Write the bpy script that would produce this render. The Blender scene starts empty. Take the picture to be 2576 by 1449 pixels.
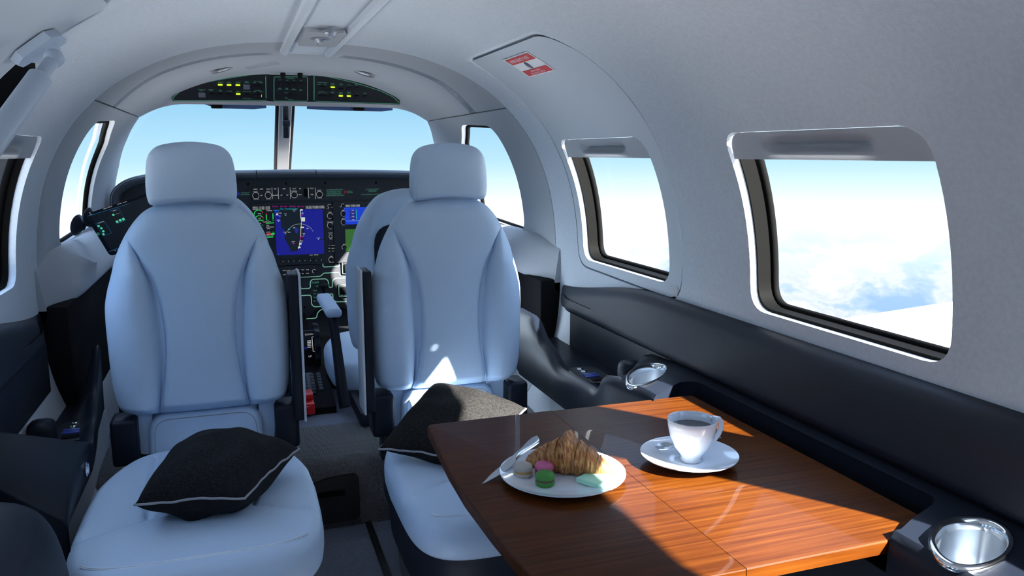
import bpy, bmesh, math, random
from mathutils import Vector, Matrix, noise
random.seed(4)
S = bpy.context.scene; COL = S.collection
PI = math.pi
# ---------------------------------------------------------------- camera
CAM = Vector((0, 0, 1.15)); YAW = math.radians(19.1); PITCH = math.radians(9.6); FPX = 2000.0
cd = bpy.data.cameras.new('camera'); cd.sensor_width = 36; cd.lens = 36*FPX/2576; cd.clip_start = .02; cd.clip_end = 5000
cam = bpy.data.objects.new('camera', cd); COL.objects.link(cam)
cam.location = CAM; cam.rotation_euler = (PI/2-PITCH, 0, -YAW); S.camera = cam
S.view_settings.view_transform = 'Standard'; S.view_settings.look = 'None'
S.view_settings.gamma = 1; S.view_settings.use_curve_mapping = False
S.view_settings.exposure = 1.0
S.cycles.max_bounces = 14; S.cycles.diffuse_bounces = 6; S.cycles.transparent_max_bounces = 16
S.cycles.sample_clamp_indirect = 6
# ---------------------------------------------------------------- node helpers
def nd(nt, t, **k):
    n = nt.nodes.new(t)
    for a, v in k.items(): setattr(n, a, v)
    return n
# ---------------------------------------------------------------- sky above a sea of cloud
W = bpy.data.worlds.new('sky'); S.world = W; W.use_nodes = True
nt = W.node_tree; nt.nodes.clear()
def mth(nt, op, a, b=None, clamp=False):
    m = nd(nt, 'ShaderNodeMath', operation=op); m.use_clamp = clamp
    for i, v in enumerate((a, b)):
        if v is None: continue
        if isinstance(v, (int, float)): m.inputs[i].default_value = v
        else: nt.links.new(v, m.inputs[i])
    return m.outputs[0]
def ramp(nt, fac, stops, mode='LINEAR'):
    r = nd(nt, 'ShaderNodeValToRGB'); r.color_ramp.interpolation = mode
    e = r.color_ramp.elements
    while len(e) < len(stops): e.new(.5)
    for el, (p, c) in zip(e, stops): el.position = p; el.color = (*c, 1)
    nt.links.new(fac, r.inputs[0]); return r.outputs[0]
tc = nd(nt, 'ShaderNodeTexCoord'); sx = nd(nt, 'ShaderNodeSeparateXYZ'); nt.links.new(tc.outputs['Generated'], sx.inputs[0])
z = sx.outputs[2]
# sky colour by elevation
zs = mth(nt, 'ADD', z, .055)
sky = ramp(nt, mth(nt, 'ADD', mth(nt, 'MULTIPLY', zs, .5), .5),
           [(0, (.5, .52, .55)), (.49, (.62, .70, .72)), (.508, (.42, .53, .57)), (.522, (.28, .44, .53)), (.56, (.165, .335, .47)), (.585, (.165, .33, .48)), (.68, (.60, .88, 1.35)), (.85, (.80, 1.15, 1.75)), (1, (.8, 1.15, 1.75))])
# brighter, whiter haze to the side the sun stands on
dx = mth(nt, 'MULTIPLY', sx.outputs[0], .72); dy = mth(nt, 'MULTIPLY', sx.outputs[1], -.45)
side = mth(nt, 'MULTIPLY', mth(nt, 'ADD', mth(nt, 'ADD', dx, dy), .0), 1.0)
sidec = ramp(nt, side, [(0, (0, 0, 0)), (.30, (0.05,)*3), (.50, (.8,)*3), (1, (1,)*3)])
zr = ramp(nt, zs, [(0, (1,)*3), (.04, (.8,)*3), (.09, (.3,)*3), (.25, (.2,)*3), (1, (.2,)*3)])
hz = mth(nt, 'MULTIPLY', sidec, zr)
mixs = nd(nt, 'ShaderNodeMix', data_type='RGBA'); nt.links.new(hz, mixs.inputs[0]); nt.links.new(sky, mixs.inputs[6]); mixs.inputs[7].default_value = (.9, 1.0, 1.02, 1)
# clouds: the direction meets a deck below the aircraft
zd = mth(nt, 'ADD', mth(nt, 'MAXIMUM', mth(nt, 'MULTIPLY', zs, -1), .0), .10)
cx = mth(nt, 'DIVIDE', sx.outputs[0], zd); cy = mth(nt, 'DIVIDE', sx.outputs[1], zd)
cv = nd(nt, 'ShaderNodeCombineXYZ'); nt.links.new(sx.outputs[0], cv.inputs[0]); nt.links.new(sx.outputs[1], cv.inputs[1]); nt.links.new(mth(nt, 'MULTIPLY', z, 1.9), cv.inputs[2])
n1 = nd(nt, 'ShaderNodeTexNoise'); n1.inputs['Scale'].default_value = 8.5; n1.inputs['Detail'].default_value = 7; n1.inputs['Roughness'].default_value = .56; n1.inputs['Distortion'].default_value = .15
nt.links.new(cv.outputs[0], n1.inputs['Vector'])
cl = ramp(nt, n1.outputs[0], [(.40, (.15, .28, .48)), (.455, (.27, .37, .50)), (.49, (.45, .48, .53)), (.52, (.385, .42, .48)), (.57, (.56, .57, .60)), (.64, (.45, .47, .51))])
hzf = ramp(nt, mth(nt, 'MULTIPLY', zs, -1), [(.0, (0,)*3), (.02, (.12,)*3), (.09, (.8,)*3), (.2, (1,)*3)])
mixc = nd(nt, 'ShaderNodeMix', data_type='RGBA'); nt.links.new(hzf, mixc.inputs[0]); nt.links.new(mixs.outputs[2], mixc.inputs[6]); nt.links.new(cl, mixc.inputs[7])
# the deck right below, out of view, is brightened to light the cabin
low = ramp(nt, mth(nt, 'MULTIPLY', z, -1), [(.0, (0,)*3), (.28, (0,)*3), (.5, (1,)*3)])
mixl = nd(nt, 'ShaderNodeMix', data_type='RGBA'); nt.links.new(low, mixl.inputs[0]); nt.links.new(mixc.outputs[2], mixl.inputs[6]); mixl.inputs[7].default_value = (4.4, 4.4, 4.4, 1)
bg = nd(nt, 'ShaderNodeBackground'); bg.inputs[1].default_value = 1.0
nt.links.new(mixl.outputs[2], bg.inputs[0])
wo = nd(nt, 'ShaderNodeOutputWorld'); nt.links.new(bg.outputs[0], wo.inputs[0])
# ---------------------------------------------------------------- sun, from behind on the right, 34 degrees high
sd = bpy.data.lights.new('sun', 'SUN'); sd.energy = 27.0; sd.angle = math.radians(.9); sd.color = (1, .965, .90)
sun = bpy.data.objects.new('sun', sd); COL.objects.link(sun)
sun.rotation_euler = Vector((-.622, 1, -.78)).to_track_quat('-Z', 'Y').to_euler(); sun.location = (6, -9, 8)

# ================================================================ helpers
FW = Vector((math.sin(YAW)*math.cos(PITCH), math.cos(YAW)*math.cos(PITCH), -math.sin(PITCH)))
RT = Vector((math.cos(YAW), -math.sin(YAW), 0)); UP = RT.cross(FW)
def ray(px, py): return FW + RT*((px-1288)/FPX) - UP*((py-724.5)/FPX)
def onY(px, py, y): r = ray(px, py); return CAM + r*(y/r.y)
def onX(px, py, x): r = ray(px, py); return CAM + r*(x/r.x)
def onZ(px, py, zz): r = ray(px, py); return CAM + r*((zz-1.15)/r.z)
def onP(px, py, p0, n): r = ray(px, py); return CAM + r*((p0-CAM).dot(n)/r.dot(n))

def material(name, col, rough=.5, metal=0, bump=0, bscale=300, btype='noise', coat=0, spec=.5, var=0, vscale=6, emit=None, es=1, sheen=0, coatr=.05):
    m = bpy.data.materials.new(name); m.use_nodes = True; nt = m.node_tree
    b = nt.nodes['Principled BSDF']; b.inputs['Base Color'].default_value = (*col, 1)
    b.inputs['Roughness'].default_value = rough; b.inputs['Metallic'].default_value = metal
    b.inputs['Specular IOR Level'].default_value = spec
    b.inputs['Coat Weight'].default_value = coat; b.inputs['Coat Roughness'].default_value = coatr
    if sheen: b.inputs['Sheen Weight'].default_value = sheen
    if emit: b.inputs['Emission Color'].default_value = (*emit, 1); b.inputs['Emission Strength'].default_value = es
    t = nd(nt, 'ShaderNodeTexCoord')
    if bump:
        if btype == 'noise':
            n = nd(nt, 'ShaderNodeTexNoise'); n.inputs['Scale'].default_value = bscale; n.inputs['Detail'].default_value = 4; o = n.outputs[0]
        elif btype == 'leather':
            n = nd(nt, 'ShaderNodeTexVoronoi'); n.inputs['Scale'].default_value = bscale; o = n.outputs[0]
        elif btype == 'weave':
            n = nd(nt, 'ShaderNodeTexWave'); n.inputs['Scale'].default_value = bscale; n.bands_direction = 'Z'
            n2 = nd(nt, 'ShaderNodeTexWave'); n2.inputs['Scale'].default_value = bscale; n2.bands_direction = 'X'
            nt.links.new(t.outputs['Object'], n2.inputs['Vector']); nt.links.new(t.outputs['Object'], n.inputs['Vector'])
            o = mth(nt, 'ADD', n.outputs[1], n2.outputs[1])
        if btype != 'weave': nt.links.new(t.outputs['Object'], n.inputs['Vector'])
        bp = nd(nt, 'ShaderNodeBump'); bp.inputs['Strength'].default_value = bump; bp.inputs['Distance'].default_value = .002
        nt.links.new(o, bp.inputs['Height']); nt.links.new(bp.outputs[0], b.inputs['Normal'])
    if var:
        n = nd(nt, 'ShaderNodeTexNoise'); n.inputs['Scale'].default_value = vscale; n.inputs['Detail'].default_value = 5
        nt.links.new(t.outputs['Object'], n.inputs['Vector'])
        lo = tuple(c*(1-var) for c in col); hi = tuple(min(1, c*(1+var)) for c in col)
        nt.links.new(ramp(nt, n.outputs[0], [(.35, lo), (.65, hi)]), b.inputs['Base Color'])
    return m
M = {}
M['liner'] = material('headliner_fabric', (.595, .635, .685), .9, bump=.35, bscale=420, var=.04, vscale=120)
M['trimg'] = material('cockpit_trim', (.42, .435, .46), .75, bump=.15, bscale=300)
M['side'] = material('side_panel_vinyl', (.54, .58, .625), .6, bump=.12, bscale=380)
M['leather'] = material('pale_seat_leather', (.495, .62, .785), .45, bump=.28, bscale=520, spec=.4)
M['stitch'] = material('seat_stitching', (.80, .84, .88), .7)
M['seam'] = material('seat_seam', (.28, .30, .33), .8)
M['navy'] = material('navy_black_vinyl', (.011, .014, .024), .5, bump=.25, bscale=600, spec=.32)
M['console'] = material('dark_console_plastic', (.008, .011, .019), .42, spec=.22)
M['black'] = material('black_plastic', (.012, .013, .016), .4)
M['soft'] = material('matte_black', (.006, .006, .007), .8, spec=.12)
M['panel'] = material('instrument_panel_grey', (.030, .032, .038), .55, bump=.05)
M['panel2'] = material('panel_black', (.012, .014, .017), .45)
M['roll'] = material('glareshield_leather', (.10, .115, .14), .6, bump=.2, bscale=300, btype='leather')
M['skin'] = material('fuselage_outer_skin', (.85, .86, .87), .35)
M['dark'] = material('window_gasket_rubber', (.0035, .0035, .0035), .7, spec=.03)
M['carpet'] = material('blue_grey_carpet', (.22, .25, .32), .95, bump=.8, bscale=700, var=.2, vscale=350)
M['carpetw'] = material('woven_step_carpet', (.20, .20, .21), .8, bump=.9, bscale=75, btype='weave')
M['base'] = material('seat_base_fabric', (.22, .22, .225), .85, bump=.3, bscale=400)
M['pillow'] = material('charcoal_pillow_fabric', (.012, .012, .0135), .9, bump=.5, bscale=500, var=.5, vscale=240, spec=.15)
M['pillow2'] = material('grey_pillow_fabric', (.014, .013, .0125), .9, bump=.6, bscale=500, var=.6, vscale=240, spec=.15)
M['piping'] = material('grey_piping', (.28, .28, .30), .7)
M['chrome'] = material('polished_chrome', (.78, .80, .83), .12, metal=1)
M['steel'] = material('brushed_steel', (.55, .60, .66), .30, metal=1)
M['china'] = material('white_china', (.70, .76, .85), .12, coat=.6)
M['coffee'] = material('black_coffee', (.018, .012, .010), .05, coat=.5)
M['white'] = material('white_print', (.80, .80, .80), .6)
M['red'] = material('red_print', (.62, .03, .04), .6)
M['redp'] = material('red_plastic', (.75, .02, .02), .35)
M['redb'] = material('red_button', (.55, .03, .04), .4)
M['blueb'] = material('blue_button', (.05, .08, .55), .4)
M['mac1'] = material('almond_shell', (.42, .38, .35), .7, bump=.4, bscale=300)
M['mac2'] = material('pink_shell', (.55, .13, .28), .7, bump=.4, bscale=300)
M['mac3'] = material('green_shell', (.05, .22, .035), .7, bump=.4, bscale=300)
M['cream1'] = material('caramel_cream', (.50, .27, .06), .6); M['cream2'] = material('berry_cream', (.30, .03, .08), .6); M['cream3'] = material('chocolate_cream', (.12, .07, .04), .6)
M['mint'] = material('mint_green', (.42, .78, .58), .6)
M['strut'] = material('painted_strut', (.42, .50, .60), .38)
M['tint'] = material('tinted_visor', (.05, .09, .2), .2)
M['kgrey'] = material('grey_key', (.12, .13, .16), .4)
M['lglow'] = material('green_legend_backlight', (.02, .05, .04), .5, emit=(.16, .62, .45), es=.17)
M['wglow'] = material('white_legend_backlight', (.05, .05, .05), .5, emit=(.75, .78, .82), es=.26)
M['line'] = material('green_panel_line', (.03, .08, .06), .5, emit=(.12, .50, .34), es=.16)
M['line2'] = material('panel_outline_backlight', (.10, .2, .16), .5, emit=(.30, .68, .50), es=.25)
M['lamp'] = material('lit_annunciator', (.2, .5, 0), .4, emit=(.50, 1.0, .02), es=1.3)
M['diff'] = material('lamp_lens', (.85, .86, .85), .3)
def emis(n, c, s=1): M[n] = material(n, tuple(v*.1 for v in c), .3, emit=c, es=s*.45)
emis('scr_blue', (.012, .014, .42), .6); emis('scr_sky', (.01, .06, .80), .8); emis('scr_black', (.002, .004, .008), 1); emis('scr_land', (.004, .009, .016), 1)
emis('scr_white', (.85, .85, .85), .8); emis('scr_green', (.02, .75, .10), .8); emis('scr_cyan', (.0, .6, .65), .7); emis('scr_mag', (.7, .0, .5), .8)
emis('scr_red', (.8, .03, .03), .8); emis('scr_grass', (.05, .20, .03), .7); emis('tab_green', (.10, .75, .45), .8); emis('tab_blue', (.01, .08, .2), .8)
emis('scr_lake', (.02, .025, .3), .8); emis('scr_arc', (.45, .5, .5), .8)
# wood
def wood():
    m = bpy.data.materials.new('lacquered_cherry_wood'); m.use_nodes = True; nt = m.node_tree; b = nt.nodes['Principled BSDF']
    t = nd(nt, 'ShaderNodeTexCoord'); mp = nd(nt, 'ShaderNodeMapping'); mp.inputs['Scale'].default_value = (4.5, 170, 90)
    mp.inputs['Rotation'].default_value = (0, 0, .06)
    nt.links.new(t.outputs['Object'], mp.inputs[0])
    n = nd(nt, 'ShaderNodeTexNoise'); n.inputs['Scale'].default_value = 1; n.inputs['Detail'].default_value = 8; n.inputs['Roughness'].default_value = .55; n.inputs['Distortion'].default_value = .25
    nt.links.new(mp.outputs[0], n.inputs['Vector'])
    c = ramp(nt, n.outputs[0], [(.25, (.034, .0070, .0006)), (.42, (.056, .0135, .0012)), (.58, (.078, .0210, .0022)), (.75, (.105, .034, .0045))])
    n2 = nd(nt, 'ShaderNodeTexNoise'); n2.inputs['Scale'].default_value = 5; n2.inputs['Detail'].default_value = 3; nt.links.new(t.outputs['Object'], n2.inputs['Vector'])
    mx = nd(nt, 'ShaderNodeMix', data_type='RGBA', blend_type='MULTIPLY'); mx.inputs[0].default_value = .55
    nt.links.new(c, mx.inputs[6]); nt.links.new(ramp(nt, n2.outputs[0], [(.35, (.66, .56, .55)), (.62, (1.1, 1.1, 1.0))]), mx.inputs[7])
    nt.links.new(mx.outputs[2], b.inputs['Base Color'])
    b.inputs['Roughness'].default_value = .4; b.inputs['Specular IOR Level'].default_value = .08; b.inputs['Coat Weight'].default_value = .12; b.inputs['Coat Roughness'].default_value = .03
    return m
M['wood'] = wood()
def glassmat():
    m = bpy.data.materials.new('window_acrylic'); m.use_nodes = True; nt = m.node_tree; nt.nodes.clear()
    tr = nd(nt, 'ShaderNodeBsdfTransparent'); tr.inputs[0].default_value = (.97, .985, .99, 1)
    gl = nd(nt, 'ShaderNodeBsdfGlossy'); gl.inputs['Roughness'].default_value = .03
    fr = nd(nt, 'ShaderNodeLayerWeight'); fr.inputs[0].default_value = .35
    mx = nd(nt, 'ShaderNodeMixShader'); o = nd(nt, 'ShaderNodeOutputMaterial')
    nt.links.new(mth(nt, 'MULTIPLY', mth(nt, 'POWER', fr.outputs[1], 3.0), .035), mx.inputs[0]); nt.links.new(tr.outputs[0], mx.inputs[1]); nt.links.new(gl.outputs[0], mx.inputs[2]); nt.links.new(mx.outputs[0], o.inputs[0])
    return m
M['glass'] = glassmat()
def crust():
    m = bpy.data.materials.new('baked_crust'); m.use_nodes = True; nt = m.node_tree; b = nt.nodes['Principled BSDF']
    t = nd(nt, 'ShaderNodeTexCoord'); mp = nd(nt, 'ShaderNodeMapping'); mp.inputs['Scale'].default_value = (420, 60, 90); nt.links.new(t.outputs['Object'], mp.inputs[0])
    n = nd(nt, 'ShaderNodeTexNoise'); n.inputs['Scale'].default_value = 1; n.inputs['Detail'].default_value = 5; nt.links.new(mp.outputs[0], n.inputs['Vector'])
    c = ramp(nt, n.outputs[0], [(.3, (.16, .045, .012)), (.48, (.36, .14, .035)), (.62, (.50, .26, .08)), (.75, (.58, .38, .17))])
    nt.links.new(c, b.inputs['Base Color']); b.inputs['Roughness'].default_value = .45
    bp = nd(nt, 'ShaderNodeBump'); bp.inputs['Strength'].default_value = .7; bp.inputs['Distance'].default_value = .002; nt.links.new(n.outputs[0], bp.inputs['Height']); nt.links.new(bp.outputs[0], b.inputs['Normal'])
    return m
M['crust'] = crust()

def tag(o, label, cat, group=None):
    o['label'] = label; o['category'] = cat
    if group: o['group'] = group
    return o
def thing(name, label, cat, loc=(0, 0, 0), group=None):
    o = bpy.data.objects.new(name, None); COL.objects.link(o); o.location = loc; o.empty_display_size = .05
    return tag(o, label, cat, group)
def finish(me, angle=35, smooth=True):
    if smooth:
        for p in me.polygons: p.use_smooth = True
        me.set_sharp_from_angle(angle=math.radians(angle))
def link(name, me, m, parent=None, angle=35, smooth=True):
    finish(me, angle, smooth)
    if m is not None:
        me.materials.clear(); me.materials.append(m)
    o = bpy.data.objects.new(name, me); COL.objects.link(o)
    if parent is not None:
        o.parent = parent
        # vertices are given in world space: take the chain of parents off
        off = Vector((0, 0, 0)); p = parent
        while p: off += p.location; p = p.parent
        me.transform(Matrix.Translation(-off))
    return o
def obj(name, bm, m, parent=None, angle=35, smooth=True):
    bmesh.ops.recalc_face_normals(bm, faces=bm.faces)
    me = bpy.data.meshes.new(name); bm.to_mesh(me); bm.free()
    return link(name, me, m, parent, angle, smooth)
def struct(name, bm, m, angle=35):
    o = obj(name, bm, m, None, angle); o['kind'] = 'structure'; return o
def B(): return bmesh.new()
def box(bm, c, s, bev=0, rot=None, seg=2):
    r = bmesh.ops.create_cube(bm, size=1); vs = r['verts']
    bmesh.ops.scale(bm, vec=s, verts=vs)
    if bev:
        es = {e for v in vs for e in v.link_edges}
        rr = bmesh.ops.bevel(bm, geom=list(es), offset=bev, segments=seg, profile=.5, affect='EDGES')
        vs = list({v for f in rr['faces'] for v in f.verts} | {v for v in vs if v.is_valid})
    mt = Matrix.Translation(c) @ (rot.to_4x4() if rot else Matrix())
    bmesh.ops.transform(bm, matrix=mt, verts=vs); return bm
def box2(bm, x0, x1, y0, y1, z0, z1, bev=0, seg=2): return box(bm, ((x0+x1)/2, (y0+y1)/2, (z0+z1)/2), (abs(x1-x0), abs(y1-y0), abs(z1-z0)), bev, None, seg)
def grid(bm, fn, nu, nv, cu=False, cv=False):
    V = [[bm.verts.new(fn(i/(nu if cu else nu-1), j/(nv if cv else nv-1))) for j in range(nv)] for i in range(nu)]
    for i in range(nu if cu else nu-1):
        for j in range(nv if cv else nv-1):
            a, b, c, d = V[i][j], V[(i+1) % nu][j], V[(i+1) % nu][(j+1) % nv], V[i][(j+1) % nv]
            try: bm.faces.new((a, b, c, d))
            except ValueError: pass
    return V
def solid(bm, fi, fo, nu, nv):
    """closed slab between an inner and an outer sheet"""
    A = grid(bm, fi, nu, nv); Bq = grid(bm, fo, nu, nv)
    for i in range(nu-1):
        bm.faces.new((A[i][0], A[i+1][0], Bq[i+1][0], Bq[i][0])); bm.faces.new((A[i][-1], A[i+1][-1], Bq[i+1][-1], Bq[i][-1]))
    for j in range(nv-1):
        bm.faces.new((A[0][j], A[0][j+1], Bq[0][j+1], Bq[0][j])); bm.faces.new((A[-1][j], A[-1][j+1], Bq[-1][j+1], Bq[-1][j]))
    return bm
def lathe(bm, prof, c=(0, 0, 0), seg=48, rot=None, sx=1, sy=1):
    c = Vector(c)
    def fn(u, v):
        k = min(int(round(v*(len(prof)-1))), len(prof)-1); r, h = prof[k]
        p = Vector((r*math.cos(2*PI*u)*sx, r*math.sin(2*PI*u)*sy, h))
        if rot: p = rot @ p
        return c + p
    V = grid(bm, fn, seg, len(prof), cu=True)
    for k in (0, len(prof)-1):
        if prof[k][0] > 1e-6: bm.faces.new([V[i][k] for i in range(seg)])
    bmesh.ops.remove_doubles(bm, verts=bm.verts, dist=1e-6)
    return bm
def tube(bm, pts, r, seg=10, closed=False, flat=1.0):
    pts = [Vector(p) for p in pts]; n = len(pts); rings = []
    rr = r if isinstance(r, (list, tuple)) else [r]*n
    ref = None
    for i, p in enumerate(pts):
        a = pts[(i-1) % n] if (closed or i > 0) else p; b = pts[(i+1) % n] if (closed or i < n-1) else p
        t = (b-a).normalized()
        if ref is None: ref = t.orthogonal().normalized()
        ref = (ref - t*ref.dot(t)).normalized(); bi = t.cross(ref)
        rings.append([bm.verts.new(p + ref*math.cos(2*PI*k/seg)*rr[i] + bi*math.sin(2*PI*k/seg)*rr[i]*flat) for k in range(seg)])
    for i in range(n if closed else n-1):
        for k in range(seg): bm.faces.new((rings[i][k], rings[i][(k+1) % seg], rings[(i+1) % n][(k+1) % seg], rings[(i+1) % n][k]))
    if not closed: bm.faces.new(rings[0]); bm.faces.new(rings[-1])
    return bm
def prism(bm, pts, d):
    """polygon of 3-D points pushed along vector d"""
    d = Vector(d); a = [bm.verts.new(Vector(p)) for p in pts]; b = [bm.verts.new(Vector(p)+d) for p in pts]; n = len(a)
    bm.faces.new(a); bm.faces.new(list(reversed(b)))
    for i in range(n): bm.faces.new((a[i], a[(i+1) % n], b[(i+1) % n], b[i]))
    return bm
def rrect(x0, x1, y0, y1, r, n=6):
    out = []
    for cx_, cy_, a0 in ((x1-r, y1-r, 0), (x0+r, y1-r, PI/2), (x0+r, y0+r, PI), (x1-r, y0+r, 1.5*PI)):
        for k in range(n+1): a = a0 + k*PI/2/n; out.append((cx_+r*math.cos(a), cy_+r*math.sin(a)))
    return out
def smoothpoly(pts, rs, n=5):
    """round the corners of a polygon (2-D)"""
    out = []; N = len(pts)
    for i in range(N):
        p = Vector(pts[i]); a = Vector(pts[i-1]); b = Vector(pts[(i+1) % N]); r = rs[i] if isinstance(rs, (list, tuple)) else rs
        u = (a-p); v = (b-p); ra = min(r, u.length*.49, v.length*.49)
        A = p+u.normalized()*ra; Bb = p+v.normalized()*ra
        for k in range(n+1):
            t = k/n; out.append(tuple(A*(1-t)**2 + p*2*t*(1-t) + Bb*t*t))
    return out
def boolean(bm, cutters, op='DIFFERENCE'):
    me = bpy.data.meshes.new('t'); bmesh.ops.recalc_face_normals(bm, faces=bm.faces); bm.to_mesh(me); bm.free()
    o = bpy.data.objects.new('t', me); COL.objects.link(o); cs = []
    for c in cutters:
        cb, cop = c if isinstance(c, tuple) else (c, op)
        bmesh.ops.recalc_face_normals(cb, faces=cb.faces)
        cm = bpy.data.meshes.new('c'); cb.to_mesh(cm); cb.free(); co = bpy.data.objects.new('c', cm); COL.objects.link(co); cs.append(co)
        md = o.modifiers.new('b', 'BOOLEAN'); md.operation = cop; md.solver = 'EXACT'; md.object = co
    dg = bpy.context.evaluated_depsgraph_get(); dg.update()
    out = bmesh.new(); ev = o.evaluated_get(dg); m2 = bpy.data.meshes.new_from_object(ev); out.from_mesh(m2)
    for c in cs: bpy.data.objects.remove(c, do_unlink=True)
    bpy.data.objects.remove(o, do_unlink=True); bpy.data.meshes.remove(m2)
    return out
class Ink:
    """flat lettering, bars and outlines lying on a surface frame"""
    def __init__(s): s.bm = bmesh.new()
    def text(s, t, o, r, u, size, align='CENTER', sxx=1.0):
        c = bpy.data.curves.new('t', 'FONT'); c.body = t; c.size = size; c.align_x = align; c.align_y = 'CENTER'; c.resolution_u = 2; c.fill_mode = 'FRONT'; c.extrude = 0
        ob = bpy.data.objects.new('t', c); COL.objects.link(ob)
        bpy.context.view_layer.update()
        me = bpy.data.meshes.new_from_object(ob.evaluated_get(bpy.context.evaluated_depsgraph_get()))
        r = Vector(r).normalized(); u = Vector(u).normalized(); n = r.cross(u)
        mt = Matrix(((r.x*sxx, u.x, n.x, o[0]), (r.y*sxx, u.y, n.y, o[1]), (r.z*sxx, u.z, n.z, o[2]), (0, 0, 0, 1)))
        me.transform(mt); s.bm.from_mesh(me)
        bpy.data.objects.remove(ob, do_unlink=True); bpy.data.curves.remove(c); bpy.data.meshes.remove(me)
    def poly(s, pts): s.bm.faces.new([s.bm.verts.new(Vector(p)) for p in pts])
    def strip(s, pts, w, n, closed=False):
        pts = [Vector(p) for p in pts]; n = Vector(n); N = len(pts); L = []
        for i, p in enumerate(pts):
            a = pts[(i-1) % N] if (closed or i > 0) else p; b = pts[(i+1) % N] if (closed or i < N-1) else p
            t = (b-a).normalized(); sd_ = t.cross(n).normalized()*w/2
            L.append((s.bm.verts.new(p-sd_), s.bm.verts.new(p+sd_)))
        for i in range(N if closed else N-1):
            j = (i+1) % N; s.bm.faces.new((L[i][0], L[j][0], L[j][1], L[i][1]))
    def build(s, name, m, parent):
        me = bpy.data.meshes.new(name); s.bm.to_mesh(me); s.bm.free(); return link(name, me, m, parent, smooth=False)
def interp(x, pts):
    if x <= pts[0][0]: return pts[0][1]
    for (a, va), (b, vb) in zip(pts, pts[1:]):
        if x <= b: return va + (vb-va)*(x-a)/(b-a)
    return pts[-1][1]
def sstep(x, a, b):
    t = max(0, min(1, (x-a)/(b-a))); return t*t*(3-2*t)
def sinterp(x, pts):
    if x <= pts[0][0]: return pts[0][1]
    for (a, va), (b, vb) in zip(pts, pts[1:]):
        if x <= b: return va + (vb-va)*sstep(x, a, b)
    return pts[-1][1]

# ================================================================ the cabin shell
X0, AX, BZ, ZC, NE = .241, .759, .686, .778, 2.52
def sec(th, y, off=0):
    c, s_ = math.cos(th), math.sin(th)
    return Vector((X0+(AX+off)*math.copysign(abs(c)**(2/NE), c), y, ZC+(BZ+off)*math.copysign(abs(s_)**(2/NE), s_)))
def thz(zz, off=0):
    t = (zz-ZC)/(BZ+off); return math.asin(math.copysign(min(1, abs(t))**(NE/2), t))
def hw(zz, off=0): return (AX+off)*max(0, 1-abs((zz-ZC)/(BZ+off))**NE)**(1/NE)
def wallpt(side, y, zz, off=0): return Vector((X0+side*hw(zz, off), y, zz))
def cyl(side, y, zz, off=0): return wallpt(side, y, zz, off)
def shell(y0, y1, za, zb, side, o0, o1, nu=44, nv=60):
    a0, a1 = thz(za), thz(zb)
    def f(off): 
        def g(u, v):
            p = sec(a0+(a1-a0)*u, y0+(y1-y0)*v, off)
            if side < 0: p.x = 2*X0-p.x
            return p
        return g
    return solid(B(), f(o0), f(o1), nu, nv)
def hole(poly, side, r):
    pts = smoothpoly(poly, r, 6); x = X0+side*.25
    return prism(B(), [(x, a, b) for a, b in pts], (side*.9, 0, 0))
def rc(y0, y1, z0, z1): return [(y0, z0), (y1, z0), (y1, z1), (y0, z1)]
WZ = (.832, 1.19)
WY = [(1.70, 2.215), (.878, 1.372), (.055, .54), (-.77, -.28)]
HATCH = [(1.645, .798), (2.255, .812), (2.25, 1.405), (1.64, 1.405)]
def grow(poly, d):
    cy_ = sum(p[0] for p in poly)/len(poly); cz_ = sum(p[1] for p in poly)/len(poly)
    return [(a+math.copysign(d, a-cy_), b+math.copysign(d, b-cz_)) for a, b in poly]
# right wall with the emergency hatch let into it
cut = [hole(rc(*w, *WZ), 1, .05) for w in WY[1:]] + [hole(grow(HATCH, .005), 1, .072)]
wr = boolean(shell(-1.2, 2.438, .12, 1.43, 1, 0, .016, 60, 90), cut)
struct('wall_right', wr, M['liner'])
hb = boolean(shell(1.55, 2.35, .7, 1.43, 1, .0005, .016, 40, 30), [(hole(HATCH, 1, .068), 'INTERSECT'), (hole(rc(*WY[0], *WZ), 1, .05), 'DIFFERENCE')])
hatch = struct('door_1', hb, M['side'])
# left wall with the entrance door
DOOR = [(-.25, .25), (1.60, .25), (1.56, 1.393), (-.25, 1.393)]
DGAP = [(-.262, .24), (1.66, .24), (1.66, 1.215), (1.84, 1.24), (1.84, 1.30), (1.60, 1.345), (1.572, 1.397), (-.262, 1.397)]
wl = boolean(shell(-1.2, 2.438, .12, 1.43, -1, 0, .016, 60, 90), [hole(rc(*WY[0], *WZ), -1, .05), hole(DGAP, -1, .02), hole(rc(*WY[3], *WZ), -1, .05)])
struct('wall_left', wl, M['liner'])
db = boolean(shell(-.3, 1.62, .2, 1.42, -1, -.003, .016, 50, 40), [(hole(DOOR, -1, .05), 'INTERSECT'), (hole(rc(*WY[1], *WZ), -1, .05), 'DIFFERENCE'), (hole(rc(*WY[2], *WZ), -1, .05), 'DIFFERENCE')])
struct('door_2', db, M['side'])
struct('trim_6', shell(1.54, 1.90, 1.20, 1.37, -1, .0165, .022, 16, 16), M['soft'])
struct('trim_7', box2(B(), -.50, .98, 2.80, 4.28, .3225, .330), M['soft'])  # black sheet added over the cockpit carpet to darken the footwell
# ceiling between the walls
a0 = thz(1.4285)
cb = B(); solid(cb, lambda u, v: sec(a0+(PI-2*a0)*u, -1.2+3.638*v), lambda u, v: sec(a0+(PI-2*a0)*u, -1.2+3.638*v, .016), 60, 40)
struct('ceiling', cb, M['liner'])
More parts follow.
